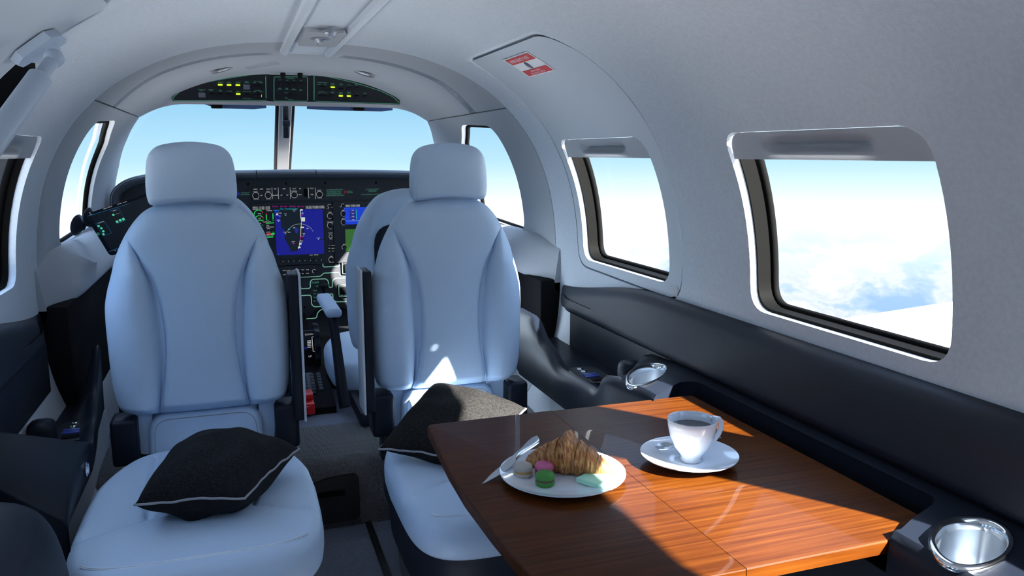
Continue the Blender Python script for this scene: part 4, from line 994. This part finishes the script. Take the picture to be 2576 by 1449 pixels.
for x, y in ((666, 682), (770, 634), (842, 634), (869, 648), (597, 690), (580, 756), (664, 902), (886, 920), (862, 1008), (1062, 970), (836, 1043), (852, 703)): i_.poly(ringpts(qf(q4, x, y, YS-.0013), .0022, n_=8)[:-1])
emis('scr_pale', (.35, .55, .95), .9); i_.build('airport_marking', M['scr_pale'], MF)
def side_controls(par, q, cx_, mirror=1):
    for (x, y, r, a0_, a1_) in ((0, 568, .0075, .6, 4.6), (8, 687, .0125, .3, 3.9), (8, 802, .0125, .3, 4.2), (22, 1216, .0115, .6, 4.4)):
        knob(par, qf(q, cx_+x, y, YP-.0145), r, True, 'knob', a0_, a1_)
    ii = Ink()
    for x, y, t, z_ in ((-22, 600, '1-2', .008), (30, 585, '16', .006), (5, 647, 'COM', .007), (5, 720, 'PUSH', .005), (10, 763, 'CRS  BARO', .006), (12, 845, 'PUSH', .005), (14, 896, 'RANGE', .006), (18, 968, 'PAN', .006), (22, 1180, 'FMS', .007), (26, 1250, 'PUSH CRSR', .0045)): ii.text(t, qf(q, cx_+x, y, YP-.0146), RX, UZ, z_)
    ii.build('lettering', M['wglow'], par)
    c = qf(q, cx_+14, 935, YP-.0145); knob(par, c, .0075, True, 'joystick', 0, 2*PI, .012)
    for r_ in range(3):
        for k in range(2):
            c = qf(q, cx_-2+45*k, 1047+34*r_, YP-.0150); kk = obj('key', box(B(), tuple(c), (.014, .004, .009), .0012), M['panel2'], par)
            ii = Ink(); ii.text((('D', 'MENU'), ('FPL', 'PROC'), ('CLR', 'ENT'))[r_][k], c+Vector((0, -.0026, 0)), RX, UZ, .0055); ii.build('lettering', M['wglow'], kk)
side_controls(MF, q4, 1197)
for k in range(8):
    c = qf(q4, 634+66.5*k, 1236-2.6*k, YP-.0150); kk = obj('softkey', box(B(), tuple(c), (.020, .004, .010), .0015), M['panel2'], MF)
    ii = Ink(); v = c+Vector((0, -.0026, -.001)); ii.poly([v+Vector((-.002, 0, -.0015)), v+Vector((.002, 0, -.0015)), v+Vector((0, 0, .002))]); ii.build('marking', M['wglow'], kk)
# flight display on the right, partly behind the cockpit seat, and its twin on the left
for k, (bx, lab) in enumerate(((.416, 'right cockpit flight display with blue sky, partly hidden by the right seats'), (-.385, 'left cockpit flight display hidden behind the left seat'))):
    e0, e1 = q4(1300, 515), q4(1430, 1115); x0 = bx; x1 = bx+.40 if k == 0 else bx+.385
    o = e0.x-bx if k == 0 else 0
    sx0 = bx+(q4(1437, 545).x-q4(1300, 545).x) if k == 0 else bx+.02; sx1 = x1-.015 if k == 0 else x1-.07
    PF = display('flight_display', lab, 'screen', x0, x1, q4(1430, 1250).z if k == 0 else b.z, e0.z, sx0, sx1, q4(1437, 1120).z, q4(1437, 548).z, None)
    zt, zh, zl = q4(1437, 585).z, q4(1437, 790).z, q4(1437, 1118).z
    i_ = Ink(); i_.poly([(sx0, YS, zt), (sx1, YS, zt), (sx1, YS, zh), (sx0, YS, zh)]); i_.build('sky_marking', M['scr_sky'], PF)
    zg = q4(1437, 850).z; i_ = Ink(); i_.poly([(sx0, YS, zg), (sx1, YS, zg), (sx1, YS, zl), (sx0, YS, zl)]); i_.build('ground_marking', M['scr_grass'], PF)
    xs = sx0+.045; zb_ = q4(1500, 735).z; i_ = Ink(); i_.poly([(xs-.022, YS-.0005, zb_), (xs+.006, YS-.0005, zb_), (xs+.006, YS-.0005, zb_+.047), (xs-.022, YS-.0005, zb_+.047)]); i_.build('tape_marking', M['scr_lake'], PF)
    i_ = Ink(); i_.strip([(xs+.008, YS-.001, zb_), (xs+.008, YS-.001, zb_+.047)], .0025, N_); i_.build('green_marking', M['scr_green'], PF)
    i_ = Ink()
    for j, t in enumerate(('170', '160', '150', '148')): i_.text(t, (xs-.008, YS-.001, zb_+.043-.0142*j), RX, UZ, .0075)
    i_.text('NAV1 113.90 110.50', (sx0+.038, YS-.001, q4(1437, 560).z), RX, UZ, .0075); i_.text('NAV2 113.90 110.50', (sx0+.038, YS-.001, q4(1437, 573).z), RX, UZ, .0075)
    i_.strip([(sx0, YS-.001, q4(1437, 748).z), (sx1, YS-.001, q4(1437, 748).z)], .0008, N_); i_.build('white_lettering', M['scr_white'], PF)
    if k == 0:
        for (x, y, r, a0_, a1_) in ((1360, 562, .0075, .6, 4.2), (1368, 660, .0120, .3, 4.2), (1370, 762, .0120, -.6, 4.2), (1380, 1068, .0115, .9, 4.0)): knob(PF, qf(q4, x, y, YP-.0145), r, True, 'knob', a0_, a1_)
        ii = Ink()
        for x, y, t, z_ in ((1328, 578, '16', .006), (1385, 600, '1-2', .008), (1365, 622, 'NAV', .007), (1368, 698, '1-2', .005), (1366, 724, 'HDG', .007), (1368, 800, 'PUSH', .005), (1376, 1032, 'ALT', .007)): ii.text(t, qf(q4, x, y, YP-.0146), RX, UZ, z_)
        ii.build('lettering', M['wglow'], PF)
# audio and transponder keypad
KP = thing('radio_keypad', 'dark radio keypad with two rows of white legends under the map screen', 'keypad', tuple(qa(500, 200)))
p0, p1 = qa(-250, 105), qa(975, 310); obj('faceplate', prism(B(), [(x, YP-.009, zz) for x, zz in rrect(p0.x, p1.x, p1.z, p0.z, .004)], (0, .008, 0)), M['panel'], KP, 30)
for r_, row in enumerate((('NAV2', 'NAV1', 'COM', 'PFD', 'MFD', 'DME'), ('AUX', 'ADF', 'MUSIC', 'MKR', 'TEL', 'SPKR'))):
    for k, t in enumerate(row):
        c = qf(qa, 230+104*k, (180-4*k) if r_ == 0 else (272-5*k), YP-.010); kk = obj('key', box(B(), tuple(c), (.0195, .004, .0125), .0015), M['panel2'], KP)
        ii = Ink(); ii.text(t, c+Vector((0, -.0026, 0)), RX, UZ, .0065); ii.build('lettering', M['wglow'], kk)
knob(KP, qf(qa, 905, 195, YP-.0095), .0085, True, 'knob', .5, 4.6)
# glareshield in three padded sections
edge = [(-.492, .90), (-.494, .955), (-.486, .99), (-.466, 1.018), (-.435, 1.040), (-.395, 1.056), (-.345, 1.066), (-.28, 1.071), (-.15, 1.075), (0, 1.077), (X0, 1.079)]
edge = edge+[(2*X0-a, b) for a, b in reversed(edge[:-1])]
def dense(P, n_=3):
    for _ in range(2):
        Q = [P[0]]
        for (a, b), (c, d) in zip(P, P[1:]): Q += [(a*.75+c*.25, b*.75+d*.25), (a*.25+c*.75, b*.25+d*.75)]
        P = Q+[P[-1]]
    out = []
    for (a, b), (c, d) in zip(P, P[1:]):
        for k in range(n_): t = k/n_; out.append((a+(c-a)*t, b+(d-b)*t))
    return out+[P[-1]]
ed = dense(edge)
c1, c2 = pp(645, 440, 3.66).x, pp(795, 440, 3.66).x
for sec_, (xa, xb), lab in ((0, (-9, c1-.002), 'left padded glareshield section curving down at the window'), (1, (c1+.002, c2-.002), 'short centre padded glareshield section'), (2, (c2+.002, 9), 'right padded glareshield section behind the right headrest')):
    P = [p for p in ed if xa <= p[0] <= xb]
    if sec_ != 0: P = [(xa, cat(xa, [q for q in edge if -.3 < q[0] < .8]))]+P
    if sec_ != 2: P = P+[(xb, cat(xb, [q for q in edge if -.3 < q[0] < .8]))]
    n_ = len(P); bm = B()
    prof = [(3.668, -.036), (3.652, -.030), (3.645, -.018), (3.650, -.006), (3.664, 0), (3.80, .0), (4.25, -.02), (4.25, -.05), (3.72, -.036)]
    def gg(u, v):
        i = int(round(u*(n_-1))); a = Vector(P[max(0, i-1)]); b = Vector(P[min(n_-1, i+1)]); t_ = (b-a).normalized(); nr = Vector((t_.y, -t_.x))
        y, o = prof[int(round(v*9)) % 9]; s_ = 1-.18*sstep(y, 3.7, 4.25)*abs(P[i][0]-X0)
        return Vector((X0+(P[i][0]-nr.x*o-X0)*s_, y, P[i][1]-nr.y*o*-1*-1)) if False else Vector((X0+(P[i][0]+nr.x*(-o)-X0)*s_, y, P[i][1]+nr.y*(-o)))
    V = grid(bm, gg, n_, 9, cv=True); bm.faces.new(V[0]); bm.faces.new(V[-1])
    gs = obj('glareshield', bm, M['roll'], None, 50); tag(gs, lab, 'glareshield')
    pts = []
    for i in range(n_):
        a = Vector(P[max(0, i-1)]); b = Vector(P[min(n_-1, i+1)]); t_ = (b-a).normalized(); nr = Vector((t_.y, -t_.x)); pts.append(Vector((P[i][0]+nr.x*.008, 3.6475, P[i][1]+nr.y*.008)))
    obj('stitching', tube(B(), pts, .0008, 5), M['stitch'], gs)
# centre pedestal
PD = thing('centre_pedestal', 'black centre pedestal with trim wheel and red covers between the cockpit seats', 'pedestal', (.22, 2.9, .322))
obj('body', prism(B(), [(.14, 2.52, .324), (.14, 2.52, .345), (.14, 2.62, .375), (.14, 2.90, .36), (.14, 3.30, .37), (.14, 3.69, .43), (.14, 3.69, .324)], (.132, 0, 0)), M['soft'], PD, 30)
wc = qd(350, 360, 3.05); R0 = .092
bm = B(); NW = 96
def wheel(u, v):
    a = 2*PI*u; r = R0*(1+.05*math.cos(a*11)); pr = [(-.009, .8), (-.010, .96), (-.007, 1.0), (.007, 1.0), (.010, .96), (.009, .8)]
    o, k = pr[int(round(v*5))]; return Vector((wc.x+o, wc.y+math.cos(a)*r*k, wc.z+.005+math.sin(a)*r*k))
V = grid(bm, wheel, NW*2, 6, cu=True); bm.faces.new([V[i][0] for i in range(NW*2)]); bm.faces.new([V[i][-1] for i in range(NW*2)])
obj('trim_wheel', bm, M['console'], PD, 40)
c = qd(275, 330, 3.0); i_ = Ink(); obj('trim_placard', box2(B(), c.x-.022, c.x+.018, 3.0, 3.01, c.z-.075, c.z+.06, .001), M['panel2'], PD)
for k in range(5): i_.strip([(c.x-.008, 2.999, c.z+.02-.006*k), (c.x+.006, 2.999, c.z+.02-.006*k)], .003, N_)
i_.strip([(c.x+.016, 2.999, c.z+.035), (c.x+.010, 2.999, c.z+.035), (c.x+.012, 2.999, c.z-.022), (c.x+.018, 2.999, c.z-.022)], .0022, N_)
i_.text('DOWN', (c.x, 2.999, c.z+.045), RX, UZ, .009); i_.text('UP', (c.x, 2.999, c.z-.04), RX, UZ, .010); i_.build('lettering', M['wglow'], PD)
c = qd(230, 355, 2.99); obj('trim_pointer', box(B(), tuple(c), (.012, .008, .008), .001), M['blueb'], PD)
a, b = qd(165, 650, 2.72), qd(345, 880, 2.60)
kb = obj('keyboard_unit', prism(B(), [(a.x-.03, 2.72, a.z), (b.x, 2.72, a.z), (b.x, 2.60, b.z), (a.x-.03, 2.60, b.z)], (0, .02, -.02)), M['panel2'], PD, 30)
for r_ in range(6):
    for k in range(4):
        t = (r_+.9)/7; obj('key', box(B(), (a.x-.012+.0235*k, 2.72-.12*t-.001, a.z+(b.z-a.z)*t+.002), (.013, .009, .004), .001, Matrix.Rotation(.9, 3, 'X')), M['kgrey'], kb)
p0, p1 = qd(120, 905, 2.55), qd(318, 945, 2.55); obj('red_guard', box2(B(), p0.x, p1.x, 2.54, 2.60, p1.z, p0.z, .003), M['redp'], PD)
p0, p1 = qd(120, 995, 2.53), qd(333, 1100, 2.53); rb = box2(B(), p0.x, p1.x, 2.50, 2.58, p1.z, p0.z, .004); box2(rb, p0.x+.01, p1.x-.02, 2.49, 2.50, p1.z+.03, p0.z-.01, .002); obj('red_fuel_selector_cover', rb, M['redp'], PD)

# ================================================================ overhead panels on the brow
pA, pB = Vector((X0, 3.322, 1.462)), Vector((X0, 3.450, 1.352)); nO = RX.cross((pA-pB).normalized()); 
if nO.y > 0: nO = -nO
uO = (pA-pB).normalized()
OH = thing('overhead_panel', 'black curved overhead switch panel with green lamps above the windscreen', 'switch panel', (X0, 3.40, 1.40))
def qc(ox, oy, k): return lambda x, y, o=0: onP(ox+x/k, oy+y/k, pA+nO*0, nO)+nO*o
qo = qc(400, 130, 3.963); q2 = qc(590, 170, 9.54)
def oplate(name, pts, th=.014):
    P = [qo(x, y) for x, y in pts]; obj(name, prism(B(), [p-nO*th for p in P], nO*(th+.003)), M['panel2'], OH, 30)
oplate('left_switch_plate', [(125, 470), (140, 440), (200, 383), (260, 345), (330, 318), (600, 260), (900, 212), (1080, 203), (1108, 230), (1108, 488), (140, 488)])
oplate('centre_switch_plate', [(1100, 236), (1510, 240), (1510, 494), (1100, 490)])
oplate('right_switch_plate', [(1508, 240), (1535, 212), (1580, 210), (1700, 233), (1950, 288), (2200, 366), (2330, 425), (2400, 485), (2402, 520), (2380, 524), (1508, 494)])
g = Ink()
def lo(pts, q=qo, w=.0028, cl=False): g.strip([q(x, y, .0038) for x, y in pts], w, nO, cl)
lo([(1070, 478), (150, 480), (135, 465), (150, 440), (210, 390), (330, 330), (600, 272), (900, 226), (1062, 214)]); lo([(1063, 238), (1067, 458)])
lo([(1150, 245), (1475, 245), (1480, 260), (1480, 475), (1470, 486), (1155, 484), (1146, 470), (1146, 258)], cl=True)
lo([(1545, 480), (1545, 232), (1560, 225), (1700, 247), (1950, 303), (2200, 382), (2330, 442), (2392, 500), (2385, 515), (1560, 488)])
g.build('outline_marking', M['line'], OH)
def lamp(x, y, w, h):
    c = qo(x, y, .004); rt_ = RX; P = [c+rt_*a+uO*b for a, b in rrect(-w/2, w/2, -h/2, h/2, min(w, h)*.45, 3)]
    obj('lamp', prism(B(), P, nO*.002), M['lamp'], OH, 30)
for x, y in ((610, 322), (698, 324), (786, 325), (789, 413), (1731, 346), (1811, 432), (1891, 434)): lamp(x, y, .0168, .0048)
for x, y in ((1014, 345), (1016, 432)): lamp(x, y, .0042, .0135)
def sw(x, y, w, h, m='black', name='push_switch'):
    c = qo(x, y, .003); obj(name, prism(B(), [c+RX*a+uO*b for a, b in rrect(-w/2, w/2, -h/2, h/2, .002, 2)], nO*.004), M[m], OH, 30)
for x, y in ((428, 420), (873, 340)): sw(x, y, .025, .026, 'kgrey')
for x, y in ((524, 425), (612, 425), (700, 425), (876, 428), (1731, 436), (1812, 372), (1893, 365), (1972, 365), (1972, 445), (2052, 442), (610, 350), (698, 350), (786, 350), (1731, 372), (1811, 455), (1891, 455), (789, 440)): sw(x, y, .018, .017)
for x, y in ((980, 345), (980, 432), (1628, 355), (1628, 444)): sw(x, y, .030, .020, 'black', 'rocker_switch')
for x, y in ((1205, 320), (1275, 322), (1345, 324), (1414, 326), (1312, 430)): sw(x, y, .014, .022, 'black', 'rocker_switch')
L = Ink()
for x, y, t in ((424, 375, 'GENERATOR\nRESET'), (520, 375, 'ENGINE\nSTART'), (612, 382, 'FUEL\nAUX'), (702, 387, 'STROBE'), (786, 388, 'NAV'), (610, 298, 'LANDING'), (698, 298, 'TAXI'), (784, 299, 'PULSE'), (873, 296, 'CABIN\nLIGHTS'), (876, 390, 'INST LIGHTS'), (985, 289, 'FUEL  PUMPS'), (985, 380, 'IGNITION'), (950, 302, 'MAN'), (1018, 302, 'AUTO'), (950, 393, 'MAN'), (1018, 393, 'AUTO'), (878, 460, 'PANEL LIGHTS'), (1310, 261, 'OVERHEAD'), (1205, 362, 'BUS\nPANEL'), (1273, 364, 'BUS\nMAIN'), (1343, 368, 'BUS\nRESERVE'), (1412, 374, 'BUS\nSTBY'), (1268, 404, 'NORM'), (1268, 455, 'EMER'), (1310, 470, 'ESS BUS'), (1205, 275, 'ON'), (1275, 277, 'ON'), (1345, 278, 'ON'), (1414, 280, 'ON'), (1625, 301, 'AIRFRAME DE-ICE'), (1597, 320, 'MAIN'), (1656, 320, 'STBY'), (1622, 394, 'ICE LIGHT'), (1597, 407, 'PROP'), (1664, 407, 'OFF'), (1731, 314, 'PITOT\nL HTR'), (1814, 320, 'PITOT\nR HTR'), (1895, 326, 'STALL'), (1972, 322, 'WSHLD\nHEAT'), (1730, 402, 'INERT\nSEP'), (1812, 405, 'PROP\nHEAT'), (1892, 402, 'WING\nLIGHT'), (1972, 407, 'AC'), (2052, 410, 'BLEED\nAIR')):
    L.text(t, qo(x, y, .0042), RX, uO, .0052)
L.build('lettering', M['lglow'], OH)
for x in (1232, 1402):
    a = qo(x, 205, .004); hb_ = tube(B(), [a+uO*.022-nO*.01, a+uO*.012+nO*.012, a-uO*.006+nO*.014], [.011, .0105, .009], 14); obj('map_light', hb_, M['soft'], OH, 50)
# folded sun visors along the top of the windscreen
for (xa, xb, xc_), lab in (((500, 670, 545), 'dark blue folded sun visor at the top of the left windscreen'), ((772, 965, 903), 'dark blue folded sun visor at the top of the right windscreen')):
    y_ = 3.57; a, b = onY(xa, 268, y_), onY(xb, 268, y_); z1 = 1.3445; t = thing('sun_visor', lab, 'sun visor', ((a.x+b.x)/2, y_, z1), 'sun visors')
    P = [(a.x-.03 if xa < 600 else a.x, z1-.002), (b.x if xa < 600 else b.x+.04, z1-.002)]
    bm = prism(B(), [(P[0][0], y_, z1+.02), (P[0][0]+(.09 if xa < 600 else .0), y_, z1-.007), (P[0][0]+.12, y_, z1-.011), (P[1][0]-.05, y_, z1-.012), (P[1][0], y_, z1-.006), (P[1][0], y_, z1+.02)], (0, .006, 0)); obj('visor_blade', bm, M['tint'], t, 30)
    c = onY(xc_, 265, 3.545); obj('clip', box2(B(), c.x-.022, c.x+.022, 3.53, 3.57, z1-.012, z1+.02, .004), M['soft'], t)
# brow spotlights and the small louvre between them
for px_, py_, lab in ((562, 175, 'round recessed reading light on the left of the cockpit headliner'), (911, 183, 'round recessed reading light on the right of the cockpit headliner')):
    q_ = onZ(px_, py_, 1.452); x = q_.x; th = math.acos(max(-1, min(1, math.copysign(abs((x-X0)/AX)**(NE/2), x-X0)))); c = sec(th, 3.09, -.001)
    nrm = (sec(th, 3.09, 0)-sec(th, 3.09, .01)).normalized(); rot = nrm.to_track_quat('Z', 'Y').to_matrix()
    t = thing('reading_light', lab, 'light', tuple(c), 'cockpit reading lights')
    obj('ring', lathe(B(), [(.027, 0), (.044, 0), (.044, .002), (.038, .005), (.030, .004), (.027, .0)], tuple(c), 40, rot), M['base'], t, 40)
    obj('lens', lathe(B(), [(0, .004), (.018, .003), (.026, .001), (.026, 0), (0, 0)], tuple(c), 40, rot), M['diff'], t, 40)
vt = B()
for k in range(12):
    c = onZ(620+7*k, 167-.75*k, 1.4617); box(vt, (c.x, c.y, sec(math.acos(max(-1, min(1, math.copysign(abs((c.x-X0)/AX)**(NE/2), c.x-X0)))), 0).z-.0003), (.003, .10, .0014), 0, Matrix.Rotation(-.25, 3, 'Z'))
tag(obj('speaker_grille', vt, M['seam']), 'row of short slanted grille slots in the cockpit headliner', 'grille')

# ================================================================ ceiling rail with reading lights
CZ = 1.4625
rl = thing('ceiling_rail', 'raised grey ceiling channel running along the cabin with two swivel reading lights', 'ceiling rail', (X0, 1.5, CZ))
def railf(u, v):
    y = -1.1+3.76*v; P = [(-.088, .002), (-.086, -.010), (-.080, -.0135), (-.068, -.0135), (-.062, -.004), (.046, -.004), (.052, -.0135), (.064, -.0135), (.072, -.010), (.078, .002)]
    x, zz = P[int(round(u*9))]; e = 1-.9*sstep(y, 2.635, 2.66) if abs(zz) > .005 else 1
    return Vector((X0+x*(1-.03*sstep(y, 2.6, 2.66)), y, CZ+zz*e))
bm = B(); V = grid(bm, railf, 10, 120); bm.faces.new([V[i][-1] for i in range(10)]); bm.faces.new([V[i][0] for i in range(10)]); obj('rail_profile', bm, M['liner'], rl, 40)
y0_, y1_ = 2.105, 2.385
pl = obj('light_plate', prism(B(), [(X0-.052+a, b, CZ-.0045) for a, b in rrect(0, .100, y0_, y1_, .012)], (0, 0, -.010)), M['trimg'], rl, 30)
for px_, py_ in ((832, 80), (806, 98)):
    c = onZ(px_, py_, CZ-.015); c.x = max(X0-.028, min(X0+.024, c.x))
    g1 = obj('light_socket', lathe(B(), [(.015, 0), (.024, 0), (.0245, -.001), (.015, -.0015)], (c.x, c.y, CZ-.0146), 32, None, 1, 1.4), M['seam'], rl, 40)
    rot = Matrix.Rotation(.45 if px_ > 815 else -.45, 3, 'Y')
    obj('swivel_light', lathe(B(), [(.0, .012), (.0145, .012), (.0155, -.007), (.0145, -.008), (.013, -.003), (0, -.002)], (c.x, c.y, CZ-.016), 32, rot), M['steel'], rl, 40)

# ================================================================ placards on the hatch
def tang(zz):
    a = wallpt(1, 0, zz-.002); b = wallpt(1, 0, zz+.002); u = (b-a).normalized(); n = Vector((0, -1, 0)).cross(u); return u, n
ES = thing('emergency_exit_placard', 'white placard with red bands reading EMERGENCY EXIT on the hatch', 'sign', wallpt(1, 1.94, 1.37))
def thx(x): return math.acos(math.copysign(abs((x-X0)/AX)**(NE/2), x-X0))
ta, tb = thx(.6775), thx(.7515)   # upper and lower edge
def es(a, b, o=.0008):
    # a 0..1 forward to aft, b 0..1 upper to lower edge
    return sec(ta+(tb-ta)*b, 2.030-.181*a, -o)
def patch(name, a0_, a1_, b0_, b1_, m, o): bm = B(); solid(bm, lambda u, v: es(a0_+(a1_-a0_)*u, b0_+(b1_-b0_)*v, o), lambda u, v: es(a0_+(a1_-a0_)*u, b0_+(b1_-b0_)*v, o-.0006), 6, 10); obj(name, bm, m, ES)
patch('backing', 0, 1, 0, 1, M['white'], .0008)
patch('red_band', .04, .96, .05, .34, M['red'], .0014); patch('red_band', .04, .96, .70, .96, M['red'], .0014)
def etext(i_, t, b, size, sx_=1):
    c = es(.5, b, .0026); d1 = (es(.5, b-.03)-es(.5, b+.03)).normalized(); i_.text(t, c, Vector((0, -1, 0)), d1, size, 'CENTER', sx_)
i_ = Ink(); etext(i_, 'EMERGENCY EXIT', .195, .0170, .98); etext(i_, 'REMOVE GUARD', .78, .0085); etext(i_, 'PULL DOOR IN - LIFT UP', .885, .0085); i_.build('lettering', M['white'], ES)
c = es(.5, .52, .002); d1 = (es(.5, .4)-es(.5, .6)).normalized(); nn = Vector((0, -1, 0)).cross(d1)
rot = Matrix((Vector((0, -1, 0)), d1, nn)).transposed()
obj('pull_handle', lathe(B(), [(.0, .0035), (.009, .003), (.0135, .0015), (.015, 0)], tuple(c), 40, rot, .5, 1.0), M['kgrey'], ES, 50)
lb = thing('instruction_label', 'small white printed label at the lower aft corner of the hatch', 'label', wallpt(1, 1.68, .82))
lz0, lz1, ly0, ly1 = .8065, .832, 1.661, 1.6935
obj('sticker', solid(B(), lambda u, v: wallpt(1, ly0+(ly1-ly0)*u, lz0+(lz1-lz0)*v, -.0008), lambda u, v: wallpt(1, ly0+(ly1-ly0)*u, lz0+(lz1-lz0)*v, -.0002), 3, 4), material('label_white', (.62, .63, .66), .6), lb)
i_ = Ink()
for k, t in enumerate(('EMERGENCY DOOR', 'BEFORE FLIGHT', 'REMOVE SAFETY PIN', 'PULL THE HANDLE', 'LIFT DOOR UP')): i_.text(t, wallpt(1, (ly0+ly1)/2, lz1-.004-.0046*k, -.0015), Vector((0, -1, 0)), UZ, .0034 if k else .0038)
i_.build('lettering', M['seam'], lb)

# ================================================================ door strut
DS = thing('door_strut', 'blue grey gas strut and ball bracket holding the entrance door, upper left', 'door strut', (-.30, 1.62, 1.33))
def lc(px_, py_, off=0):
    lo_, hi_ = .05, 6; r = ray(px_, py_)
    for _ in range(50):
        t = (lo_+hi_)/2; p = CAM+r*t; v = abs((p.x-X0)/(AX-off))**NE+abs((p.z-ZC)/(BZ-off))**NE
        if v > 1: hi_ = t
        else: lo_ = t
    return CAM+r*lo_
bp = [lc(x, y, .012) for x, y in ((36, 158), (50, 163), (158, 103), (160, 92), (148, 82), (120, 88), (50, 138))]
nin = (Vector((X0, bp[0].y, ZC))-bp[0]).normalized()
bm = prism(B(), [p-nin*.008 for p in bp], nin*.014); obj('bracket_plate', bm, M['strut'], DS, 30)
k1, k2, k3, k4 = lc(70, 150, .02), lc(140, 108, .02), lc(160, 150, .045), lc(140, 165, .045)
bm = prism(B(), [k1, k2, k3, k4], nin*.006); obj('bracket_web', bm, M['strut'], DS, 30)
bc = lc(136, 146, .05); obj('ball_joint', lathe(B(), [(math.sin(PI*k/12)*.0145, -math.cos(PI*k/12)*.0145) for k in range(13)], tuple(bc), 24), M['strut'], DS, 60)
e1 = lc(112, 180, .06); e2 = ray(-70, 430); e2 = CAM+e2*(1.33/e2.length)
dr_ = (e2-bc).normalized()
obj('rod', tube(B(), [bc, bc+dr_*.06], [.011, .010], 16), M['strut'], DS, 50)
s0 = bc+dr_*.045; obj('gas_cylinder', tube(B(), [s0, s0+dr_*.002, s0+dr_*.42], [.0155, .0172, .0172], 28), M['strut'], DS, 40)

# ================================================================ tablet on its suction mount
TBL = thing('tablet', 'black tablet with a dark map page tilted in the left corner of the cockpit', 'tablet', tuple(onY(290, 570, 2.9)))
YT = 2.90; ta_, tb_, td_ = onY(213, 540, YT), onY(322, 502, YT), onY(277, 645, YT+.0)
uu, vv = (tb_-ta_), (td_-ta_); L1 = .215; uu = uu.normalized(); vv = vv.normalized(); LH = (td_-ta_).length
nT = uu.cross(-vv).normalized()
if nT.y > 0: nT = -nT
def tt(a, b, o=0): return ta_+uu*a+vv*b+nT*o
obj('tablet_body', prism(B(), [tt(a, b, -.010) for a, b in smoothpoly([(0, 0), (L1, 0), (L1, LH), (0, LH)], .014)], nT*.010), M['console'], TBL, 30)
obj('tablet_screen', prism(B(), [tt(a, b, .0001) for a, b in smoothpoly([(.012, .010), (L1-.012, .010), (L1-.012, LH-.010), (.012, LH-.010)], .004)], nT*.0008), M['scr_black'], TBL, 30)
def kt(px_, py_, o=.0016): 
    p = onP(160+px_/7.245, 460+py_/7.245, ta_, nT); return p+nT*o
def tp(i_, pts, o=.0016): i_.poly([kt(x, y, o) for x, y in pts])
i_ = Ink()
for P in ([(440, 600), (1190, 375), (1195, 382), (445, 612)], [(585, 735), (740, 685), (743, 692), (588, 742)], [(740, 690), (880, 905), (876, 912), (735, 695)], [(720, 965), (880, 905), (882, 912), (724, 972)], [(590, 740), (724, 965), (718, 968), (584, 742)], [(850, 510), (1010, 460), (1012, 467), (852, 517)], [(1010, 465), (1130, 680), (1124, 684), (1004, 470)], [(975, 740), (1130, 680), (1132, 688), (978, 748)], [(820, 1250), (1000, 1180), (1002, 1190), (824, 1260)]): tp(i_, P)
i_.build('blue_marking', M['tab_blue'], TBL)
i_ = Ink()
for x, y in ((640, 787), (690, 828), (725, 880), (728, 935), (908, 584)): c = kt(x, y); i_.poly([c+uu*.0036*math.cos(k*PI/6)+vv*.0036*math.sin(k*PI/6) for k in range(12)])
for x, y in ((975, 705), (1033, 680), (1090, 660)): c = kt(x, y); i_.poly([c-uu*.0036-vv*.0036, c+uu*.0036-vv*.0036, c+uu*.0036+vv*.0042, c-uu*.0036+vv*.0042])
c = kt(630, 930); i_.strip([c+uu*.0036*math.cos(k*PI/8)+vv*.0036*math.sin(k*PI/8) for k in range(16)], .001, nT, True); i_.build('green_marking', M['tab_green'], TBL)
i_ = Ink()
for x, y, t, z_ in ((808, 452, 'CABIN COMFORT', .0036), (1020, 382, 'OFFBLOCK', .0030), (1118, 352, 'BATTERY', .0030), (932, 503, 'SERVICES', .0028), (680, 722, 'CONNECTION', .0028), (480, 548, 'A', .006), (500, 578, 'MENU', .0022), (985, 560, 'Ground power', .0022), (940, 1228, 'o', .005)): i_.text(t, kt(x, y), uu, -vv, z_ )
i_.build('lettering', M['scr_white'], TBL)
for a, b, r_ in ((.006, -.0, .030), (-.030, .028, .036)):
    c = ta_+Vector((a, .05, -.01-b*1.0)); rot = Vector((.85, -.35, -.2)).to_track_quat('Z', 'Y').to_matrix()
    cup_ = obj('suction_cup', lathe(B(), [(0, .020), (r_*.35, .020), (r_*.5, .012), (r_*.95, .0), (r_, -.004), (r_*.95, -.006), (0, -.004)], tuple(c), 32, rot), M['console'], TBL, 50)
c = ta_+Vector((.01, .05, -.03)); obj('mount_arm', tube(B(), [c+Vector((-.03, .0, .0)), c+Vector((.01, 0, -.01)), c+Vector((.05, -.03, -.03))], [.008, .009, .008], 10), M['console'], TBL)
